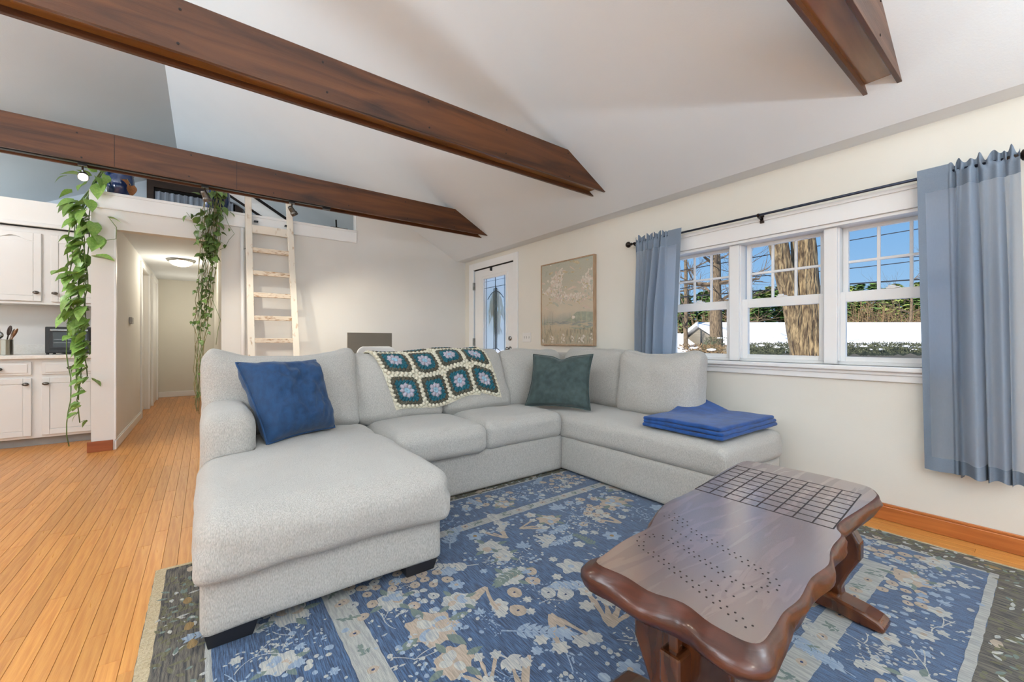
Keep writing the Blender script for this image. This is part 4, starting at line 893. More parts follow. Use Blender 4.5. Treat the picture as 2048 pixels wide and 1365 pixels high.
st.poly([(xp[0] - 1e-4, *pp(u, v)) for u, v in hz], 1); xp[0] -= 2e-4
for k in range(60): pstroke(*pp(random.uniform(.03, .97), random.uniform(.255, .285)), random.uniform(.02, .05), .004, random.uniform(-.06, .06), random.choice((2, 2, 1)), 8, .3)
for k in range(24): pstroke(*pp(random.uniform(.6, .97), random.uniform(.18, .25)), random.uniform(.02, .05), .006, random.uniform(-.06, .06), random.choice((2, 1)), 8, .3)
pstroke(*pp(.64, .325), .03, .018, 0, 0, 5, .2)
for k in range(240):
    u, v = random.uniform(.02, .98), random.uniform(.03, .2); h_ = random.uniform(.02, .05); pstroke(*pp(u, v), .0022, h_, random.uniform(-.25, .25), random.choice((3, 3, 6, 1)), 6, .2)
for k in range(14): pstroke(*pp(random.uniform(.05, .95), .30), .0015, random.uniform(.04, .1), random.uniform(-.05, .05), random.choice((3, 6)), 6, .2)
for k in range(46): u, v = random.choice((.04, .2, .24, .45, .46, .62, .78, .82, .95)) + random.gauss(0, .02), random.uniform(.03, .13); pstroke(*pp(min(max(u, .02), .98), v), .011, .010, random.random() * 3, 0, 8, .35)
props(st.build('brush_strokes', ['paint_cloud', 'paint_green', 'paint_water', 'paint_straw', 'paint_sky_dark', 'paint_pink', 'paint_stem'], cv, recalc=False), kind='stuff')

SWP = thing('light_switch', 'white triple light switch plate between door and painting', 'light switch', (XW, 3.96, 1.095))
MB().box((XW - .006, 3.882, 1.037), (XW - .0005, 4.045, 1.153)).build('plate', 'plate_white', SWP, bevel=.003)
for y in (3.917, 3.963, 4.009):
    MB().box((XW - .0068, y - .006, 1.082), (XW - .0058, y + .006, 1.108)).build('slot', 'switch_slot', SWP); MB().box((XW - .014, y - .004, 1.092), (XW - .006, y + .004, 1.104)).build('toggle', 'plate_white', SWP, bevel=.001)
TH = thing('thermostat', 'small grey wall control on the hall partition', 'thermostat', (HX0, 6.47, 1.27))
MB().box((HX0 + .0005, 6.40, 1.25), (HX0 + .028, 6.54, 1.325)).build('housing', 'device_grey', TH, bevel=.006); MB().box((HX0 + .028, 6.43, 1.275), (HX0 + .030, 6.51, 1.31)).build('display', 'switch_slot', TH)

# ================================================================== LADDER, POLE, DESK
LD = thing('ladder', 'distressed white wooden loft ladder leaning on the ledge', 'ladder', (.6, 5.1, 0))
def lad(z): return 4.955 + (5.425 - 4.955) * z / 2.5
xa, xb = .398, .835
for x, x2 in ((xa, xa - .012), (xb, xb - .045)): MB().bar((x, lad(0), 0), (x2, lad(2.80), 2.80), .062, .042, up=(0, -1, .18)).build('rail', 'ladder_white', LD, bevel=.004)
for z in (.25, .53, .81, 1.055, 1.30, 1.555, 1.80, 2.06):
    t = z / 2.8; x0, x1 = xa - .012 * t + .025, xb - .045 * t - .025; MB().bar((x0, lad(z), z), (x1, lad(z), z), .036, .05, up=(0, 0, 1)).build('rung', 'ladder_worn', LD, bevel=.004)
MB().bar((xa - .01 + .025, lad(2.30), 2.30), (xb - .037 - .025, lad(2.30), 2.30), .03, .09).build('top_rung', 'ladder_white', LD, bevel=.004)
for x in (.44, .745): MB().box((x, 5.40, 2.39), (x + .04, 5.449, 2.402)).build('hook', 'black_metal', LD)
PO = thing('white_pole', 'slim white vertical pole beside the ladder', 'pole', (.345, 5.42, 0))
MB().tube([(.345, 5.415, .0), (.330, 5.415, 2.30)], .019, 16).build('pole', 'white_trim', PO, smooth=True); MB().bar((.335, 5.41, 2.07), (.375, 5.375, 2.07), .012, .008).build('bracket', 'nickel', PO)
DK = thing('desk', 'pale desk against the wall behind the sofa', 'desk', (1.55, 4.9, 0))
MB().box((1.0, 4.45, .70), (2.15, 5.3, .73)).build('desktop', 'desk_wood', DK, bevel=.004)
for x in (1.03, 2.08):
    for y in (4.48, 5.23): MB().box((x, y, 0), (x + .045, y + .045, .70)).build('leg', 'plastic_white', DK, bevel=.003)
MO = thing('monitor', 'dark grey flat monitor standing behind the white chair', 'monitor', (1.48, 4.7, .73))
MB().box((1.235, 4.61, .86), (1.725, 4.64, 1.142)).build('screen_panel', 'screen_grey', MO, bevel=.003); MB().box((1.45, 4.64, .74), (1.51, 4.66, .95)).build('stand', 'black_metal', MO); MB().box((1.37, 4.58, .7305), (1.59, 4.74, .742)).build('stand_base', 'black_metal', MO, bevel=.003)
CH = thing('desk_chair', 'white plastic desk chair with rounded back behind the sofa', 'chair', (1.4, 4.1, 0))
V, P, F = rbox((.20, .012, .17), .012, (14, 4, 14)); V[:, 2] -= .05 * np.clip(np.abs(P[:, 0]) - .7, 0, 1) ** 1.5 * (P[:, 2] > 0) * 6; V[:, 1] += .03 * P[:, 0] ** 2 * -1; MB().add(V + np.array((1.40, 4.2, .825)), F).build('backrest', 'plastic_white', CH, smooth=True, merge=1e-4)
V, P, F = rbox((.22, .21, .018), .015, (12, 12, 4)); MB().add(V + np.array((1.40, 4.0 + .42, .44)), F).build('seat', 'plastic_white', CH, smooth=True, merge=1e-4)
for sx in (-1, 1):
    MB().tube([(1.40 + sx * .17, 4.235, .44), (1.40 + sx * .17, 4.215, .70)], .012).build('back_post', 'nickel', CH)
    for sy in (4.25, 4.59): MB().tube([(1.40 + sx * .18, sy, .43), (1.40 + sx * .20, sy, 0)], .012).build('leg', 'nickel', CH)

# ================================================================== ADDED FLOOR LAMPS out of view, brightening the ceiling
for (x, y, z), lab in zip(ADDED_TORCH, ('added white torchiere floor lamp by the kitchen end of the glazing', 'added white torchiere floor lamp by the window end of the glazing', 'added white torchiere floor lamp in front of the left wall')):
    t_ = thing('added_floor_lamp', lab, 'floor lamp', (x, y, 0)); MB().lathe([(0, 0), (.14, 0), (.14, .015), (.02, .03), (0, .03)], (x, y, 0)).build('base', 'plastic_white', t_); MB().tube([(x, y, .02), (x, y, 1.66)], .012).build('pole', 'plastic_white', t_); MB().lathe([(.02, -.14), (.10, -.08), (.19, -.01), (.195, 0), (.185, 0), (.10, -.07), (.02, -.12)], (x, y, z), k=28).build('shade', 'plastic_white', t_, smooth=True)

# ================================================================== KITCHEN
KP = thing('added_pendant', 'added white globe pendant lamp above the kitchen floor', 'pendant lamp', (-2.7, 4.9, 2.74)); MB().blob((-2.7, 4.9, 2.76), (.14, .14, .12), ico=2).build('globe', 'lamp_glass', KP, smooth=True); MB().tube([(-2.7, 4.9, 2.87), (-2.7, 4.9, zc(-2.7) + .01)], .006).build('cord', 'black_metal', KP)  # unseen pendant added as a body for the kitchen point light
def panel_door(parent, x0, x1, z0, z1, yf, arch=False, knob=None, mt='cabinet_paint', name='door', fr=.055):
    """framed door on plane y=yf facing -y"""
    d = MB().box((x0 + fr, yf + .006, z0 + fr), (x1 - fr, yf + .018, z1 - fr)).box((x0, yf, z0), (x0 + fr, yf + .02, z1)).box((x1 - fr, yf, z0), (x1, yf + .02, z1)).box((x0 + fr, yf + .0005, z0), (x1 - fr, yf + .02, z0 + fr))
    if arch:
        n = 14; pts = [(x0 + fr, z1)]; a, b_ = x0 + fr, x1 - fr
        for k in range(n + 1):
            t = k / n; s_ = min(1, max(0, (.5 - abs(t - .5)) / .5)); h_ = .045 * (1 - math.cos(PI * min(1, max(0, (s_ - .15) / .85)))) / 2
            pts.append((a + (b_ - a) * t, z1 - fr - .03 + h_))
        pts.append((x1 - fr, z1)); d.prism(pts, 'y', yf + .0005, yf + .02)
    else: d.box((x0 + fr, yf + .0005, z1 - fr), (x1 - fr, yf + .02, z1))
    o = d.build(name, mt, parent, bevel=.004)
    MB().prism([(x0 + fr + .004, z0 + fr + .004), (x1 - fr - .004, z0 + fr + .004), (x1 - fr - .004, z1 - fr - (.04 if arch else .004)), (x0 + fr + .004, z1 - fr - (.04 if arch else .004))], 'y', yf + .004, yf + .01).build('panel', mt, o, bevel=.003)
    if knob: MB().lathe([(0, 0), (.008, 0), (.007, .012), (.019, .018), (.020, .024), (.010, .031), (0, .032)], (knob[0], yf, knob[1]), M=rotm(PI / 2, 0, 0) @ np.diag((1.25, .8, 1)), k=16).build('knob', 'knob_pewter', o, smooth=True)
def base_cab(dx, label):
    x0, x1 = -1.795 + dx, -.872 + dx; yf = 6.08
    Cb = thing('base_cabinet', label, 'cabinet', ((x0 + x1) / 2, 6.4, 0), group='kitchen base cabinets')
    MB().box((x0, yf + .02, .085), (x1, 6.71, .872)).build('body', 'cabinet_paint', Cb, bevel=.002); MB().box((x0, yf + .09, 0), (x1, 6.70, .085)).build('toe_kick', 'device_grey', Cb)
    for a, b_, kx in ((-1.775 + dx, -1.372 + dx, -1.405 + dx), (-1.305 + dx, -.90 + dx, -1.272 + dx)):
        panel_door(Cb, a, b_, .11, .682, yf, knob=(kx, .625))
        dr = MB().box((a, yf + .004, .715), (b_, yf + .02, .842)).box((a + .025, yf - .002, .735), (b_ - .025, yf + .006, .822)).build('drawer', 'cabinet_paint', Cb, bevel=.006)
        MB().lathe([(0, 0), (.008, 0), (.007, .012), (.019, .018), (.020, .024), (.010, .031), (0, .032)], ((a + b_) / 2, yf - .002, .778), M=rotm(PI / 2, 0, 0) @ np.diag((1.25, .8, 1)), k=16).build('knob', 'knob_pewter', dr, smooth=True)
base_cab(0, 'off-white base cabinet under the toaster oven'); base_cab(-.925, 'off-white base cabinet at the far end of the counter')
CTP = thing('countertop', 'white laminate countertop carrying the toaster oven', 'countertop', (-1.8, 6.4, .872))
MB().box((-2.72, 6.055, .873), (-.865, 6.715, .909)).build('top', 'counter_laminate', CTP, bevel=.005); MB().box((-2.72, 6.70, .909), (-.865, 6.719, 1.01)).build('backsplash', 'counter_laminate', CTP, bevel=.003)
def wall_cab(dx, label):
    x0, x1 = -1.795 + dx, -.872 + dx; yf = 6.39
    Cb = thing('wall_cabinet', label, 'cabinet', ((x0 + x1) / 2, 6.55, 1.43), group='kitchen wall cabinets')
    MB().box((x0, yf + .02, 1.435), (x1, 6.715, 2.23)).build('body', 'cabinet_paint', Cb, bevel=.002)
    for a, b_, kx in ((-1.775 + dx, -1.372 + dx, -1.405 + dx), (-1.305 + dx, -.90 + dx, -1.272 + dx)): panel_door(Cb, a, b_, 1.465, 2.175, yf, True, (kx, 1.555))
wall_cab(0, 'off-white arched-panel wall cabinet above the toaster oven'); wall_cab(-.925, 'off-white arched-panel wall cabinet above the far counter end')
TO = thing('toaster_oven', 'black toaster oven with silver handle on the counter', 'toaster oven', (-1.13, 6.46, .909))
MB().box((-1.335, 6.33, .922), (-.90, 6.64, 1.20)).build('body', 'oven_black', TO, bevel=.008)
dv = MB().box((-1.30, 6.318, .965), (-1.0, 6.33, 1.185)).build('door', 'oven_black', TO, bevel=.003); MB().box((-1.275, 6.314, .985), (-1.02, 6.318, 1.145)).build('glass', 'oven_glass', dv)
MB().box((-1.29, 6.288, 1.155), (-1.01, 6.302, 1.175)).box((-1.285, 6.30, 1.157), (-1.27, 6.318, 1.172)).box((-1.03, 6.30, 1.157), (-1.015, 6.318, 1.172)).build('handle', 'nickel', dv, bevel=.003)
for z in (1.03, 1.065): MB().box((-1.27, 6.3125, z), (-1.025, 6.3142, z + .004)).build('rack_bar', 'nickel', dv)
MB().box((-1.24, 6.322, .928), (-1.06, 6.330, .945)).build('crumb_tray', 'black_metal', TO, bevel=.003)
for x in (-.965, ): 
    for z in (.98, 1.06, 1.14): MB().lathe([(0, 0), (.02, 0), (.017, .018), (0, .018)], (x, 6.33, z), M=rotm(PI / 2, 0, 0), k=16).build('dial', 'nickel', TO)
for x in (-1.32, -.93):
    for y in (6.35, 6.60): MB().lathe([(0, 0), (.012, 0), (.012, .014), (0, .014)], (x, y, .909), k=10).build('foot', 'black_metal', TO)
CR = thing('utensil_crock', 'brushed steel utensil crock on the kitchen counter', 'crock', (-1.625, 6.38, .909))
MB().lathe([(0, 0), (.063, 0), (.064, .003), (.064, .152), (.066, .156), (.062, .156), (.060, .02), (0, .02)], (-1.625, 6.38, .909), k=28).build('cup', 'steel_brushed', CR, smooth=False)
def utensil(name, label, dx, dy, ax, ay, L, head, mt):
    b_ = np.array((-1.625 + dx * .3, 6.38 + dy * .3, .935)); d = np.array((ax, ay, 1.)); d /= np.linalg.norm(d); e = b_ + d * L
    U = thing(name, label, 'utensil', tuple(b_), group='utensils in the steel crock'); MB().tube([b_, b_ + d * L * .6, e], [.006, .006, .005], 8).build('handle', mt, U, smooth=True)
    M = np.array(Vector(d).to_track_quat('Z', 'Y').to_matrix()); MB().blob(e + d * head[2] * .8, head, 0, M, 2).build('head', mt, U, smooth=True)
utensil('wooden_spoon', 'brown wooden spoon leaning right in the steel crock', .02, 0, .36, .0, .17, (.03, .010, .05), 'spoon_wood')
utensil('wooden_spoon', 'dark wooden spoon at the back of the steel crock', .0, .02, .14, .1, .18, (.034, .012, .055), 'spoon_dark')
utensil('spatula', 'pale wooden spatula standing upright in the steel crock', .01, .03, .24, .15, .17, (.022, .006, .045), 'frame_oak')
utensil('ladle', 'steel ladle leaning left in the steel crock', -.02, 0, -.08, -.1, .15, (.032, .02, .035), 'nickel')
utensil('wooden_spoon', 'wide wooden spoon leaning left in the steel crock', -.02, .02, -.18, .05, .19, (.034, .012, .05), 'spoon_wood')

# ================================================================== HANGING PLANTS
def leaf_mesh(nm, mt, fold=.35, droop=.35):
    pr = [(.0, .02), (.08, .30), (.22, .46), (.40, .50), (.58, .42), (.76, .26), (.90, .10), (1.0, .0)]; m = MB(); V = []; n = len(pr)
    for t, w_ in pr:
        z = -droop * t * t
        x0 = t - (.14 if t < .1 and t > 0 else 0)
        V += [(x0, -w_ * .78, z + w_ * fold), (t, 0, z), (x0, w_ * .78, z + w_ * fold)]
    F = []
    for i in range(n - 1): a = i * 3; F += [(a, a + 3, a + 4, a + 1), (a + 1, a + 4, a + 5, a + 2)]
    m.add(V, F); o = m.build(nm, mt, recalc=False, smooth=True); me = o.data; bpy.data.objects.remove(o); return me
LG = [leaf_mesh('leaf', 'leaf_green', f, d) for f, d in ((.30, .25), (.15, .55), (.45, .15))]; LDk = [leaf_mesh('leaf', 'leaf_dark', f, d) for f, d in ((.30, .25), (.2, .6), (.45, .2))]; LDry = leaf_mesh('leaf', 'leaf_dry', .5, .4)
def addleaf(parent, me, p, d, s, roll=0.0):
    o = bpy.data.objects.new('leaf', me); link(o, parent); o.location = Vector(p) - BASE[parent]
    q = Vector(d).normalized().to_track_quat('X', 'Z'); o.rotation_euler = (q @ Matrix.Rotation(roll, 3, 'X').to_quaternion()).to_euler(); o.scale = (s, s, s)
def pot(nm, label, c, r, h_):
    p = thing(nm, label, 'potted plant', c)
    MB().lathe([(0, 0), (r * .72, 0), (r * .80, .01), (r * .98, h_ * .45), (r, h_ * .72), (r * .92, h_ * .95), (r * .98, h_), (r * .90, h_), (r * .86, h_ * .9), (0, h_ * .88)], c, k=28).build('pot', 'pot_blue', p, smooth=True)
    MB().lathe([(0, h_ * .885), (r * .85, h_ * .885), (r * .8, h_ * .91), (0, h_ * .92)], c, k=20).build('soil', 'soil', p)
    return p
zl_ = 2.477
c1 = (-.675, 5.545, zl_); P1 = pot('trailing_pothos', 'bright green pothos trailing beside the kitchen from a blue pot', c1, .112, .22)
rs = random.Random(21)
def vine(pts, r, parent, mt): MB().tube(pts, r, 5).build('vine', mt, parent, smooth=True)
strands = []
for k in range(7):
    x = -.965 + rs.uniform(-.06, .05); y = 5.60 + rs.uniform(-.06, .07); zend = [.08, .30, .75, .95, 1.2, 1.6, .5][k]
    pts = [(c1[0] - .03, c1[1], zl_ + .20), (c1[0] - .10, c1[1] + rs.uniform(-.04, .04), zl_ + .25), (-.86, y - .02, zl_ + .10), (x + .03, y, zl_ - .12)]
    z = zl_ - .12
    while z > zend: z -= .11; x += rs.uniform(-.02, .02); y += rs.uniform(-.012, .012); x = min(max(x, -1.05), -.905); pts.append((x, y, z))
    vine(pts, .0045, P1, 'vine_stem'); strands.append(pts[3:])
n = 0
LP = []
for py in np.linspace(395, 860, 150):
    dens = 1 if py < 720 else (.55 if py < 780 else .35)
    if rs.random() > dens: continue
    LP.append((rs.gauss(163, 15) if py < 720 else rs.gauss(168, 8), py, rs.uniform(.09, .15) if py < 720 else rs.uniform(.06, .10)))
for (px, py, s) in LP:
    px = min(max(px, 126), 181); p = onp(px, py, 1, 5.60 + rs.uniform(-.09, .08)); stx = min(strands, key=lambda S_: min((q[2] - p[2]) ** 2 * 4 + (q[0] - p[0]) ** 2 for q in S_)); q = np.array(min(stx, key=lambda q: abs(q[2] - p[2] - .04)))
    out = p - q; side = -1 if px < 168 else rs.choice((-1, 1)); d = np.array((side * rs.uniform(.3, 1.0) + out[0], -rs.uniform(.1, .9), -rs.uniform(.1, 1.0)))
    b_ = q + (p - q) * .75; b_[0] = min(b_[0], -.90); 
    if b_[0] + d[0] / np.linalg.norm(d) * s > -.875 and b_[1] + .02 > YB: d[0] = -abs(d[0])
    addleaf(P1, rs.choice(LG), b_, d, s, rs.uniform(-.6, .6)); MB().tube([q, (q + b_) / 2 + np.array((0, 0, .012)), b_], .0022, 4).build('petiole', 'vine_stem', P1)
# leaves in front of the ledge and around the pot
for (px, py, yy, dx, dy, dz, s) in ((203, 372, 5.42, -.2, -.4, -1, .15), (145, 385, 5.5, -.8, -.3, -.6, .12), (160, 350, 5.5, -.9, -.2, .2, .12), (195, 355, 5.44, .6, -.4, -.7, .13), (186, 345, 5.5, -.3, -.6, .4, .11), (172, 368, 5.45, -.5, -.6, -.6, .12), (150, 410, 5.5, -.7, -.3, -.8, .15), (170, 420, 5.45, -.5, -.5, -.7, .15), (187, 445, 5.42, .2, -.6, -.8, .14), (192, 470, 5.42, .5, -.6, -.5, .15), (196, 480, 5.41, -.2, -.8, -.9, .16), (190, 515, 5.42, .95, -.35, -.05, .15), (175, 400, 5.44, .4, -.5, -.8, .13), (218, 436, 5.43, .9, -.1, .05, .10), (178, 455, 5.43, -.6, -.6, -.6, .14), (184, 760, 5.43, .8, -.4, -.6, .10), (160, 440, 5.5, -.8, -.4, -.5, .16), (212, 350, 5.43, .2, -.6, -.9, .10), (133, 352, 5.5, -.9, 0, -.3, .10), (178, 353, 5.44, -.6, -.5, .3, .1), (205, 345, 5.44, .5, -.5, .3, .1)):
    addleaf(P1, rs.choice(LG), onp(px, py, 1, yy), (dx, dy, dz), s, rs.uniform(-.4, .4))
vine([tuple(onp(183, 455, 1, 5.44)), tuple(onp(195, 470, 1, 5.43)), tuple(onp(212, 481, 1, 5.43)), tuple(onp(232, 478, 1, 5.43)), tuple(onp(233, 455, 1, 5.43)), tuple(onp(219, 437, 1, 5.43))], .003, P1, 'vine_stem')
addleaf(P1, LDry, onp(262, 372, 1, 5.45), (.1, -.1, -1), .10, .5); addleaf(P1, LDry, onp(243, 360, 1, 5.42), (.5, -.3, -.3), .08, .2)
vine([(c1[0] + .05, c1[1] - .05, zl_ + .19), tuple(onp(255, 360, 1, 5.44)), tuple(onp(262, 371, 1, 5.45))], .003, P1, 'vine_stem_tan')
# second, long fine vine
c2 = (.105, 5.545, zl_); P2_ = pot('trailing_ivy', 'long trailing vine with small variegated leaves hanging beside the hall opening', c2, .12, .24)
st2 = []
def xcen(z): return np.interp(z, [.3, .8, 1.3, 1.8, 2.3, 2.6], [-.06, -.055, -.02, .02, .06, .08])
def xwid(z): return np.interp(z, [.3, .8, 1.3, 1.8, 2.3, 2.6], [.02, .045, .085, .10, .10, .11])
for k in range(20):
    off_ = rs.uniform(-1, 1); y = 5.395 + rs.uniform(-.035, .03); zend = rs.choice((.28, .36, .45, .6, .75, .9, 1.0, 1.2, 1.4, 1.7)); z = zl_ + .06
    pts = [(c2[0] + off_ * .07, c2[1] - .03, zl_ + .215), (c2[0] + off_ * .09, 5.45, zl_ + .26), (c2[0] + off_ * .10 - .02, y, zl_ + .14)]
    while z > zend: pts.append((xcen(z) + off_ * xwid(z) * .9 + rs.uniform(-.012, .012), y + rs.uniform(-.008, .008), z)); z -= rs.uniform(.06, .1)
    vine(pts, .0028, P2_, rs.choice(('vine_stem_tan', 'vine_stem_tan', 'vine_stem'))); st2.append(pts[2:])
for k in range(215):
    S_ = rs.choice(st2); zt_ = rs.choice((rs.uniform(1.95, 2.75), rs.uniform(1.9, 2.5), rs.uniform(1.2, 1.75), rs.uniform(.3, 2.4), rs.uniform(1.3, 2.2))); q = np.array(min(S_, key=lambda q: abs(q[2] - zt_)))
    s = rs.uniform(.05, .085) if q[2] > 1.9 else rs.uniform(.03, .058); a = rs.uniform(0, 6.28); d = np.array((math.cos(a), -abs(math.sin(a)) - .1, -rs.uniform(.0, 1.2)))
    addleaf(P2_, rs.choice(LDk), q + np.array((rs.uniform(-.02, .02), -.01, rs.uniform(-.02, .02))), d, s, rs.uniform(-.8, .8))
for (px, py, dx, dz, s) in ((374, 432, -.7, -.6, .07), (392, 447, .3, .8, .09), (395, 462, -.3, -.8, .08), (383, 428, .3, -.8, .05), (450, 398, -.6, .5, .08), (445, 415, .5, -.5, .09), (436, 400, .6, -.3, .08), (420, 395, -.6, .4, .08), (408, 486, -.9, -.2, .10), (457, 457, .2, -.8, .04), (452, 490, -.3, -.8, .05), (402, 430, -.8, -.3, .08), (460, 425, .6, -.5, .07), (402, 790, -.4, -.5, .03), (430, 425, .2, -.8, .09), (398, 390, -.8, .2, .07)):
    addleaf(P2_, rs.choice(LDk), onp(px, py, 1, 5.41), (dx, -.4, dz), s, rs.uniform(-.5, .5))
for pl in (((412, 468), (396, 462), (388, 450)), ((400, 425), (385, 440), (373, 425)), ((450, 432), (458, 452), (469, 468), (458, 480), (450, 495), (440, 500)), ((404, 760), (398, 790), (385, 797)), ((425, 600), (441, 640), (436, 660), (432, 690))):
    vine([tuple(onp(x, y, 1, 5.41)) for x, y in pl], .0022, P2_, 'vine_stem')

# ================================================================== LOFT THINGS
yg = Y1 - .03
LW = thing('window_2', 'dark framed loft window with grey curtain', 'window', tuple(onp(370, 395, 1, yg)), kind='structure')
a = onp(294, 371, 1, yg); b_ = onp(308, 373, 1, yg); xl0, xl1, xr1 = a[0], b_[0], onp(470, 400, 1, yg)[0]; zt_ = onp(301, 366, 1, yg)[2] + .15; zb_ = 2.5
for x0, x1 in ((xl0, xl1), (xr1, xr1 + .12)): MB().box((x0, yg - .05, zb_), (x1, yg + .03, zt_)).build('frame_post', 'loft_dark_wood', LW)
MB().box((xl1, yg - .05, zt_ - .22), (xr1, yg + .03, zt_)).build('frame_head', 'loft_dark_wood', LW)
MB().box((xl1, yg, zb_), (xr1, yg + .02, zt_)).build('pane', 'dark_gap', LW)
LC = thing('loft_curtain', 'grey gathered curtain across the loft window', 'curtain', ((xl1 + xr1) / 2, yg - .1, zb_))
n = 90; G = [[(xl1 + .02 + (xr1 - xl1 - .05) * i / n, yg - .10 + .025 * math.sin(i * .9) + .012 * math.sin(i * 2.1), z) for z in np.linspace(zb_ + .02, zt_ - .30, 8)] for i in range(n + 1)]; MB().grid(G).build('cloth', 'loft_curtain', LC, smooth=True)
LB = thing('leaning_board', 'white board with dark edges leaning in the loft behind the ladder', 'board', tuple(onp(520, 420, 1, 6.6)))
def lp(x, y, Y=6.6): return onp(x, y, 1, Y)
def strip(p, q, wd, name, mt, dy=0.0, th=.03):
    p, q = np.array(p), np.array(q); d = (q - p) / np.linalg.norm(q - p); nrm = np.array((d[2], 0, -d[0])) * wd / 2; o = np.array((0, dy, 0)); t = np.array((0, th, 0))
    V = [p + nrm + o, q + nrm + o, q - nrm + o, p - nrm + o]; V += [v + t for v in V]; MB().add(V, [(0, 1, 2, 3), (4, 7, 6, 5), (0, 4, 5, 1), (1, 5, 6, 2), (2, 6, 7, 3), (3, 7, 4, 0)]).build(name, mt, LB)
strip(lp(440, 362), lp(600, 468), .17, 'board', 'white_trim')
for (A, B_, w_) in (((500, 395), (600, 462), .045), ((466, 393), (540, 442), .03)):
    pass
strip(lp(462, 362), lp(604, 460), .035, 'edge_strip', 'dark_gap', -.012, .02); strip(lp(425, 369), lp(565, 462), .028, 'edge_strip', 'dark_gap', -.012, .02)
LH = thing('wall_hook', 'small dark hook on the loft wall near the opening end', 'hook', tuple(lp(672, 450, 6.9))); MB().bar(lp(672, 440, 6.9), lp(673, 457, 6.9), .02, .02).build('hook', 'black_metal', LH)
MB_ = MB().prism([(1.02, 2.31), (XW - .25, 2.31), (XW - .25, 2.33), (1.02, zc(1.0) - .55)], 'y', 6.95, 7.02)
struct(MB_.build('wall_loft_knee', 'hall_paint'), 'cream knee wall inside the loft', 'wall')
LBX = thing('storage_box', 'dark brown storage box on the loft floor near the opening end', 'box', (1.45, 5.8, 2.31)); MB().box((1.33, 5.75, 2.312), (1.53, 5.95, 2.54)).build('carton', 'loft_dark_wood', LBX, bevel=.004); MB().box((1.32, 5.74, 2.54), (1.54, 5.96, 2.56)).build('lid', 'loft_dark_wood', LBX, bevel=.003)

# ================================================================== OUTSIDE
def ground(x, y):
    d = (x - 3.4)
    z = -.35 + .80 * min(1, max(0, d / 10.0)) ** 1.3
    if d > 13: z -= min(2.2, (d - 13) * .35)
    return z + .03 * mnoise.noise(Vector((x * .5, y * .5, 0)))
G = [[(x, y, ground(x, y)) for y in np.linspace(-40, 60, 60)] for x in np.concatenate([np.linspace(3.4, 22, 40), np.linspace(24, 90, 20)])]
gr = MB().grid(G).build('ground_snow', 'snow', smooth=True); struct(gr, 'snow covered ground of the garden', 'ground')
def dirp(px, dep):
    v = ray(px, CY); return C0 + v * dep
def tree_limb(m, p, d, L, r, lvl, rn, mi=0, maxl=4):
    pts = [np.array(p, float)]; rr = [r]; d = np.array(d, float); n = 6
    for i in range(n):
        d = d + np.array([rn.uniform(-.14, .14) for _ in range(3)]); d[2] += .03 if lvl > 1 else 0; d /= np.linalg.norm(d); pts.append(pts[-1] + d * L / n); rr.append(r * (1 - .6 * (i + 1) / n))
    m.tube(pts, rr, 7 if lvl < 2 else 4, mi)
    if lvl < maxl:
        for k in range(rn.choice((3, 4)) if lvl else 6):
            i = rn.randint(2, n); nd = d + np.array([rn.uniform(-1, 1), rn.uniform(-1, 1), rn.uniform(-.25, .7)]); nd /= np.linalg.norm(nd); tree_limb(m, pts[i], nd, L * rn.uniform(.45, .65), rr[i] * .55, lvl + 1, rn, mi, maxl)
# big forked tree close to the window
TR = thing('oak_tree', 'thick forked tree trunk with rough bark outside the middle window', 'tree', tuple(dirp(1610, 8.2) * np.array((1, 1, 0)) + np.array((0, 0, ground(*dirp(1610, 8.2)[:2])))))
dep = 8.2
def tpt(px, py): return atd(px, py, dep)
def bumpy(pts, rad, k=28, seed=0):
    pts = np.array(pts); n = len(pts); V = []
    for i in range(n):
        for j in range(k):
            a = 2 * PI * j / k; f = 1 + .05 * math.sin(j * 7 * 2 * PI / k + i * .6) + .05 * mnoise.noise(Vector((math.cos(a) * 3 + seed, math.sin(a) * 3, i * .5))); V.append(pts[i] + (Rv * math.cos(a) + Fv * math.sin(a)) * rad[i] * f)
    F = [(i * k + j, i * k + (j + 1) % k, (i + 1) * k + (j + 1) % k, (i + 1) * k + j) for i in range(n - 1) for j in range(k)]; return V, F
m = MB(); ys = np.linspace(820, 300, 40); m.add(*bumpy([tpt(1614 - max(0, 640 - y) * .045 + max(0, y - 640) * .03, y) for y in ys], [(.245 - .00025 * max(0, 650 - y)) + .0006 * max(0, y - 600) for y in ys])); m.build('trunk', 'bark', TR, smooth=True)
ys = np.linspace(760, 300, 30); m = MB(); m.add(*bumpy([tpt(1590 - (640 - y) * .22 if y < 640 else 1590 + (y - 640) * .17, y) for y in ys], [.17 for y in ys], seed=9)); m.build('stem', 'bark', TR, smooth=True)
m = MB(); rn = random.Random(4)
for px, py in ((1560, 330), (1545, 400), (1590, 320)): tree_limb(m, tpt(px, py), (-Rv * rn.uniform(.5, 1) + np.array((0, 0, rn.uniform(-.2, .4)))), 2.2, .05, 1, rn)
m.build('branches', 'twig', TR)
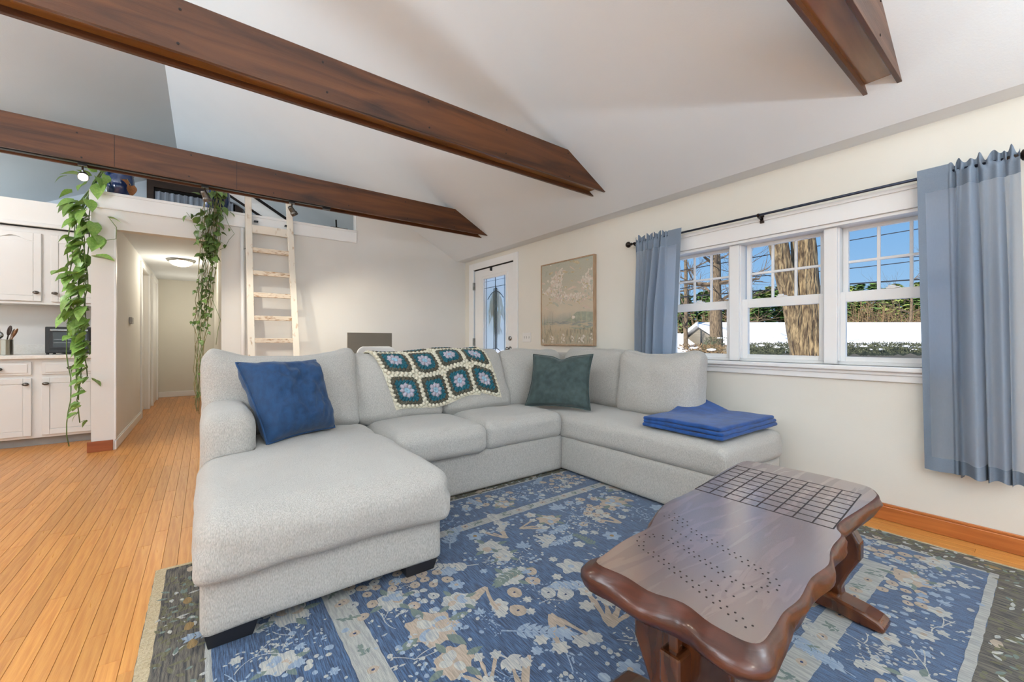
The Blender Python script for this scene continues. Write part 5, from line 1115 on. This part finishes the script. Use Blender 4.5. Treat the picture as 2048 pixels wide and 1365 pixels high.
def bare_tree(px, dep, toppy, r, lab, seed, lean=0):
    b0 = dirp(px, dep); b0[2] = ground(b0[0], b0[1]); top = atd(px + lean, toppy, dep); rn = random.Random(seed)
    t = thing('bare_tree', lab, 'tree', tuple(b0)); L = top[2] - b0[2]; pts = [b0 + (top - b0) * k / 9 + np.array((rn.uniform(-1, 1), rn.uniform(-1, 1), 0)) * .03 * (k > 0) for k in range(10)]; rad = [r * (1 - .55 * k / 9) for k in range(10)]
    MB().tube(pts, rad, 12).build('trunk', 'bark_grey', t, smooth=True); m = MB()
    for k in range(3, 10):
        for q in range(3): d = np.array((rn.uniform(-1, 1), rn.uniform(-1, 1), rn.uniform(-.1, .6))); d /= np.linalg.norm(d); tree_limb(m, pts[k], d, L * rn.uniform(.22, .36), rad[k] * .4, 2, rn, 0, 4)
    m.build('branches', 'twig', t)
bare_tree(1432, 17, 380, .27, 'bare tree seen through the window pane beside the sofa curtain', 11)
bare_tree(1372, 26, 430, .16, 'slim bare tree beyond the snowy roof', 12); bare_tree(1815, 30, 560, .14, 'pale leaning bare tree in front of the woods by the full curtain', 14, lean=10)
bare_tree(1480, 40, 520, .2, 'distant bare tree standing before the evergreens', 15)
# houses with snowy roofs
def house(name, label, pxa, pxb, dep, ytop, ybot):
    pa, pb = dirp(pxa, dep), dirp(pxb, dep); ztop = HC + dep * (CY - ytop) / FPX; zev = HC + dep * (CY - ybot) / FPX - .15
    back = Fv * 5.0; h = thing(name, label, 'house', tuple((pa + pb) / 2 * np.array((1, 1, 0)) + np.array((0, 0, -1.8))))
    A = pa.copy(); B_ = pb.copy(); A[2] = B_[2] = zev; A2, B2 = A + back, B_ + back; A2[2] = B2[2] = ztop * (dep + 5) / dep - HC * 5 / dep if False else HC + (ztop - HC) * (dep + 5) / dep; A3, B3 = A2 + back, B2 + back; A3[2] = B3[2] = zev
    dn = np.array((0, 0, -.22)); V = [A, B_, B2, A2, A3, B3]; V = V + [v + dn for v in V]
    MB().add(V, [(0, 1, 2, 3), (3, 2, 5, 4), (6, 9, 8, 7), (9, 10, 11, 8), (0, 6, 7, 1), (4, 5, 11, 10), (0, 3, 9, 6), (3, 4, 10, 9), (1, 7, 8, 2), (2, 8, 11, 5)]).build('roof', 'snow_roof', h)
    s_ = (pb - pa) / np.linalg.norm(pb - pa) * .3; gl = np.array((0, 0, -1.8 - zev)); W_ = [A + s_ + Fv * .3, B_ - s_ + Fv * .3, B3 - s_ - Fv * .3, A3 + s_ - Fv * .3]; W_ = [w_ + dn for w_ in W_]; V = [w_ + gl for w_ in W_] + W_
    MB().add(V, [(0, 1, 5, 4), (1, 2, 6, 5), (2, 3, 7, 6), (3, 0, 4, 7)]).build('walls', 'house_siding', h)
    V = [W_[0], W_[3], (A2 + s_ + dn)]; MB().add(V + [v + s_ * .2 for v in V], [(0, 1, 2), (3, 5, 4), (0, 3, 4, 1), (1, 4, 5, 2), (2, 5, 3, 0)]).build('gable', 'house_siding', h)
house('snowy_house', 'long low house with a snow covered roof behind the hedge', 1476, 2300, 22, 645, 692)
house('snowy_house', 'smaller house with a snowy roof seen beside the sofa curtain', 1290, 1432, 24, 667, 715)
# hedges
def hedge(lab, pxa, pxb, dep, ytop, hh, seed, mt='hedge'):
    rn = random.Random(seed); a, b_ = dirp(pxa, dep), dirp(pxb, dep); zt = HC + dep * (CY - ytop) / FPX; n = int(np.linalg.norm(b_ - a) / .22); o = thing('hedge', lab, 'hedge', tuple((a + b_) / 2 * np.array((1, 1, 0)) + np.array((0, 0, zt - hh - .3)))); m = MB()
    for i in range(n * 170):
        t = rn.random(); p = a + (b_ - a) * t + Fv * rn.uniform(0, .8); p[2] = zt - hh * rn.random() ** 1.3 + .08 * mnoise.noise(Vector((t * 40, 0, seed))); e = p + np.array((rn.uniform(-.09, .09), rn.uniform(-.09, .09), rn.uniform(-.04, .11))); w_ = np.cross(e - p, (rn.random(), rn.random(), rn.random())); w_ = w_ / (np.linalg.norm(w_) + 1e-9) * rn.uniform(.007, .02)
        m.add([p - w_, p + w_, e], [(0, 1, 2)])
    for i in range(n * 2): t = rn.random(); p = a + (b_ - a) * t + Fv * .5; p[2] = zt - hh; V, F = ICO[1]; m.add(V * np.array((.2, .2, hh * .5)) + p + np.array((0, 0, hh * .25)), F)
    m.build('foliage', mt, o); m = MB()
    for i in range(n // 2):
        t = (i + rn.random()) / (n // 2); p = a + (b_ - a) * t + Fv * rn.uniform(0, .5); p[2] = zt - rn.uniform(0, hh * .6); V, F = ICO[1]; m.add(V * np.array((.13, .12, .035)) * rn.uniform(.5, 1.2) + p, F)
    m.build('snow_cap', 'snow', o)
hedge('low dark hedge with snow in front of the long house', 1486, 1960, 13, 688, .32, 2); hedge('tan shrubs by the smaller snowy house', 1378, 1470, 12, 692, .40, 3, 'brush'); hedge('dark shrub at the corner of the smaller house', 1422, 1456, 15, 676, .5, 6)
# woods
def conifer(px, dep, toppy, lab, seed, mt):
    rn = random.Random(seed); b0 = dirp(px, dep); b0[2] = -1.6; zt = HC + dep * (CY - toppy) / FPX; H_ = zt - b0[2]; o = thing('evergreen_tree', lab, 'tree', tuple(b0), group='woods beyond the houses'); MB().tube([b0, b0 + np.array((0, 0, H_ * .9))], [.2, .04], 6).build('trunk', 'bark_grey', o); V = []; F = []
    for t in range(620):
        h_ = rn.random() ** .8; z0 = b0[2] + H_ * (.10 + .9 * h_); R_ = H_ * .30 * (1.04 - h_) * rn.uniform(.35, 1.05); a = rn.random() * 6.28; r2 = R_ + .1
        c = np.array((b0[0] + R_ * math.cos(a), b0[1] + R_ * math.sin(a), z0)); out = np.array((math.cos(a), math.sin(a), rn.uniform(-.5, .3))); tn = np.array((-math.sin(a), math.cos(a), rn.uniform(-.4, .4))); s_ = rn.uniform(.16, .38)
        i = len(V); V += [c - tn * s_, c + out * s_ * 1.7, c + tn * s_, c + np.array((0, 0, .25 * s_))]; F += [(i, i + 1, i + 3), (i + 1, i + 2, i + 3), (i, i + 3, i + 2)]
    m = MB().add(V, F)
    m.build('foliage', mt, o, recalc=False)
def brushtree(px, dep, toppy, lab, seed):
    rn = random.Random(seed); b0 = dirp(px, dep); b0[2] = -1.4; zt = HC + dep * (CY - toppy) / FPX; o = thing('leafless_thicket', lab, 'tree', tuple(b0), group='leafless trees at the wood edge'); m = MB()
    for k in range(46):
        p = b0 + np.array((rn.uniform(-1.6, 1.6), rn.uniform(-1.6, 1.6), 0)); e = p + np.array((rn.uniform(-.8, .8), rn.uniform(-.8, .8), (zt - b0[2]) * rn.uniform(.6, 1))); mid = (p + e) / 2 + np.array((rn.uniform(-.2, .2), rn.uniform(-.2, .2), 0)); m.tube([p, mid, e], [.05, .035, .01], 4)
        for q in range(5): f = mid + (e - mid) * rn.random(); m.tube([f, f + np.array((rn.uniform(-.7, .7), rn.uniform(-.7, .7), rn.uniform(.2, .8)))], [.02, .006], 3)
    m.build('stems', 'brush', o)
lb = ['dark evergreen tree in the woods beyond the houses', 'yellow-green evergreen tree in the woods beyond the houses']; rn = random.Random(5)
for i, px in enumerate(np.linspace(1300, 1990, 44)):
    t = 582 + rn.uniform(-9, 12) + (6 if px < 1480 else 0) - (8 if 1690 < px else 0)
    k = i % 2 if px > 1480 else 0; conifer(px + rn.uniform(-6, 6), 46 + rn.uniform(-4, 5), t, lb[k], 100 + i, ('conifer', 'conifer_light')[k])
for i, px in enumerate(np.linspace(1700, 1960, 9)): brushtree(px, 37, 600 + rn.uniform(-8, 14), 'leafless brown thicket at the wood edge behind the long house', 200 + i)
for i, px in enumerate((1400, 1455)): brushtree(px, 36, 612, 'leafless tan thicket behind the smaller house', 230 + i)
# overhead cables
cabs = [((1300, 566), (1650, 542), (1900, 512)), ((1300, 600), (1650, 572), (1900, 556)), ((1300, 553), (1650, 490), (1900, 448)), ((1300, 590), (1650, 530), (1900, 513))]
for k, pts in enumerate(cabs):
    ends = [atd(x, y, 19) for x, y in (pts[0], pts[-1])]; mid = atd(*pts[1], 19); A, B_ = ends; n = 14; cp = []
    for i in range(n + 1): t = i / n; cp.append(A * (1 - t) ** 2 * 1 + 2 * t * (1 - t) * (mid * 2 - (A + B_) / 2) + B_ * t * t)
    o = MB().tube(cp, .035 if k in (1,) else .022, 6).build('overhead_cable', 'cable'); props(o, 'dark overhead utility cable crossing the sky outside the window', 'cable', 'utility cables outside')
# pine swag hanging outside on the front door
SG = thing('pine_swag', 'green pine swag hanging outside the front door glass', 'wreath', (XW + .10, 4.75, 1.55)); m = MB(); rn = random.Random(9)
MB().tube([(XW + .075, 4.75, 1.84), (XW + .08, 4.75, 1.66)], .006).build('hanger', 'black_metal', SG)
for k in range(230):
    t = rn.random(); z = 1.78 - .55 * t; wd = .05 + .10 * math.sin(PI * min(1, t * 1.15)); p = np.array((XW + .075 + rn.uniform(-.015, .04), 4.75 + rn.gauss(0, wd * .5), z)); d = np.array((rn.uniform(-.2, .3), rn.uniform(-.5, .5), -1.)); d /= np.linalg.norm(d); L = rn.uniform(.07, .14); m.tube([p, p + d * L * .5, p + d * L + np.array((0, 0, -.01))], [.009, .008, .002], 4)
m.build('pine_sprigs', 'swag_needles', SG, recalc=False)
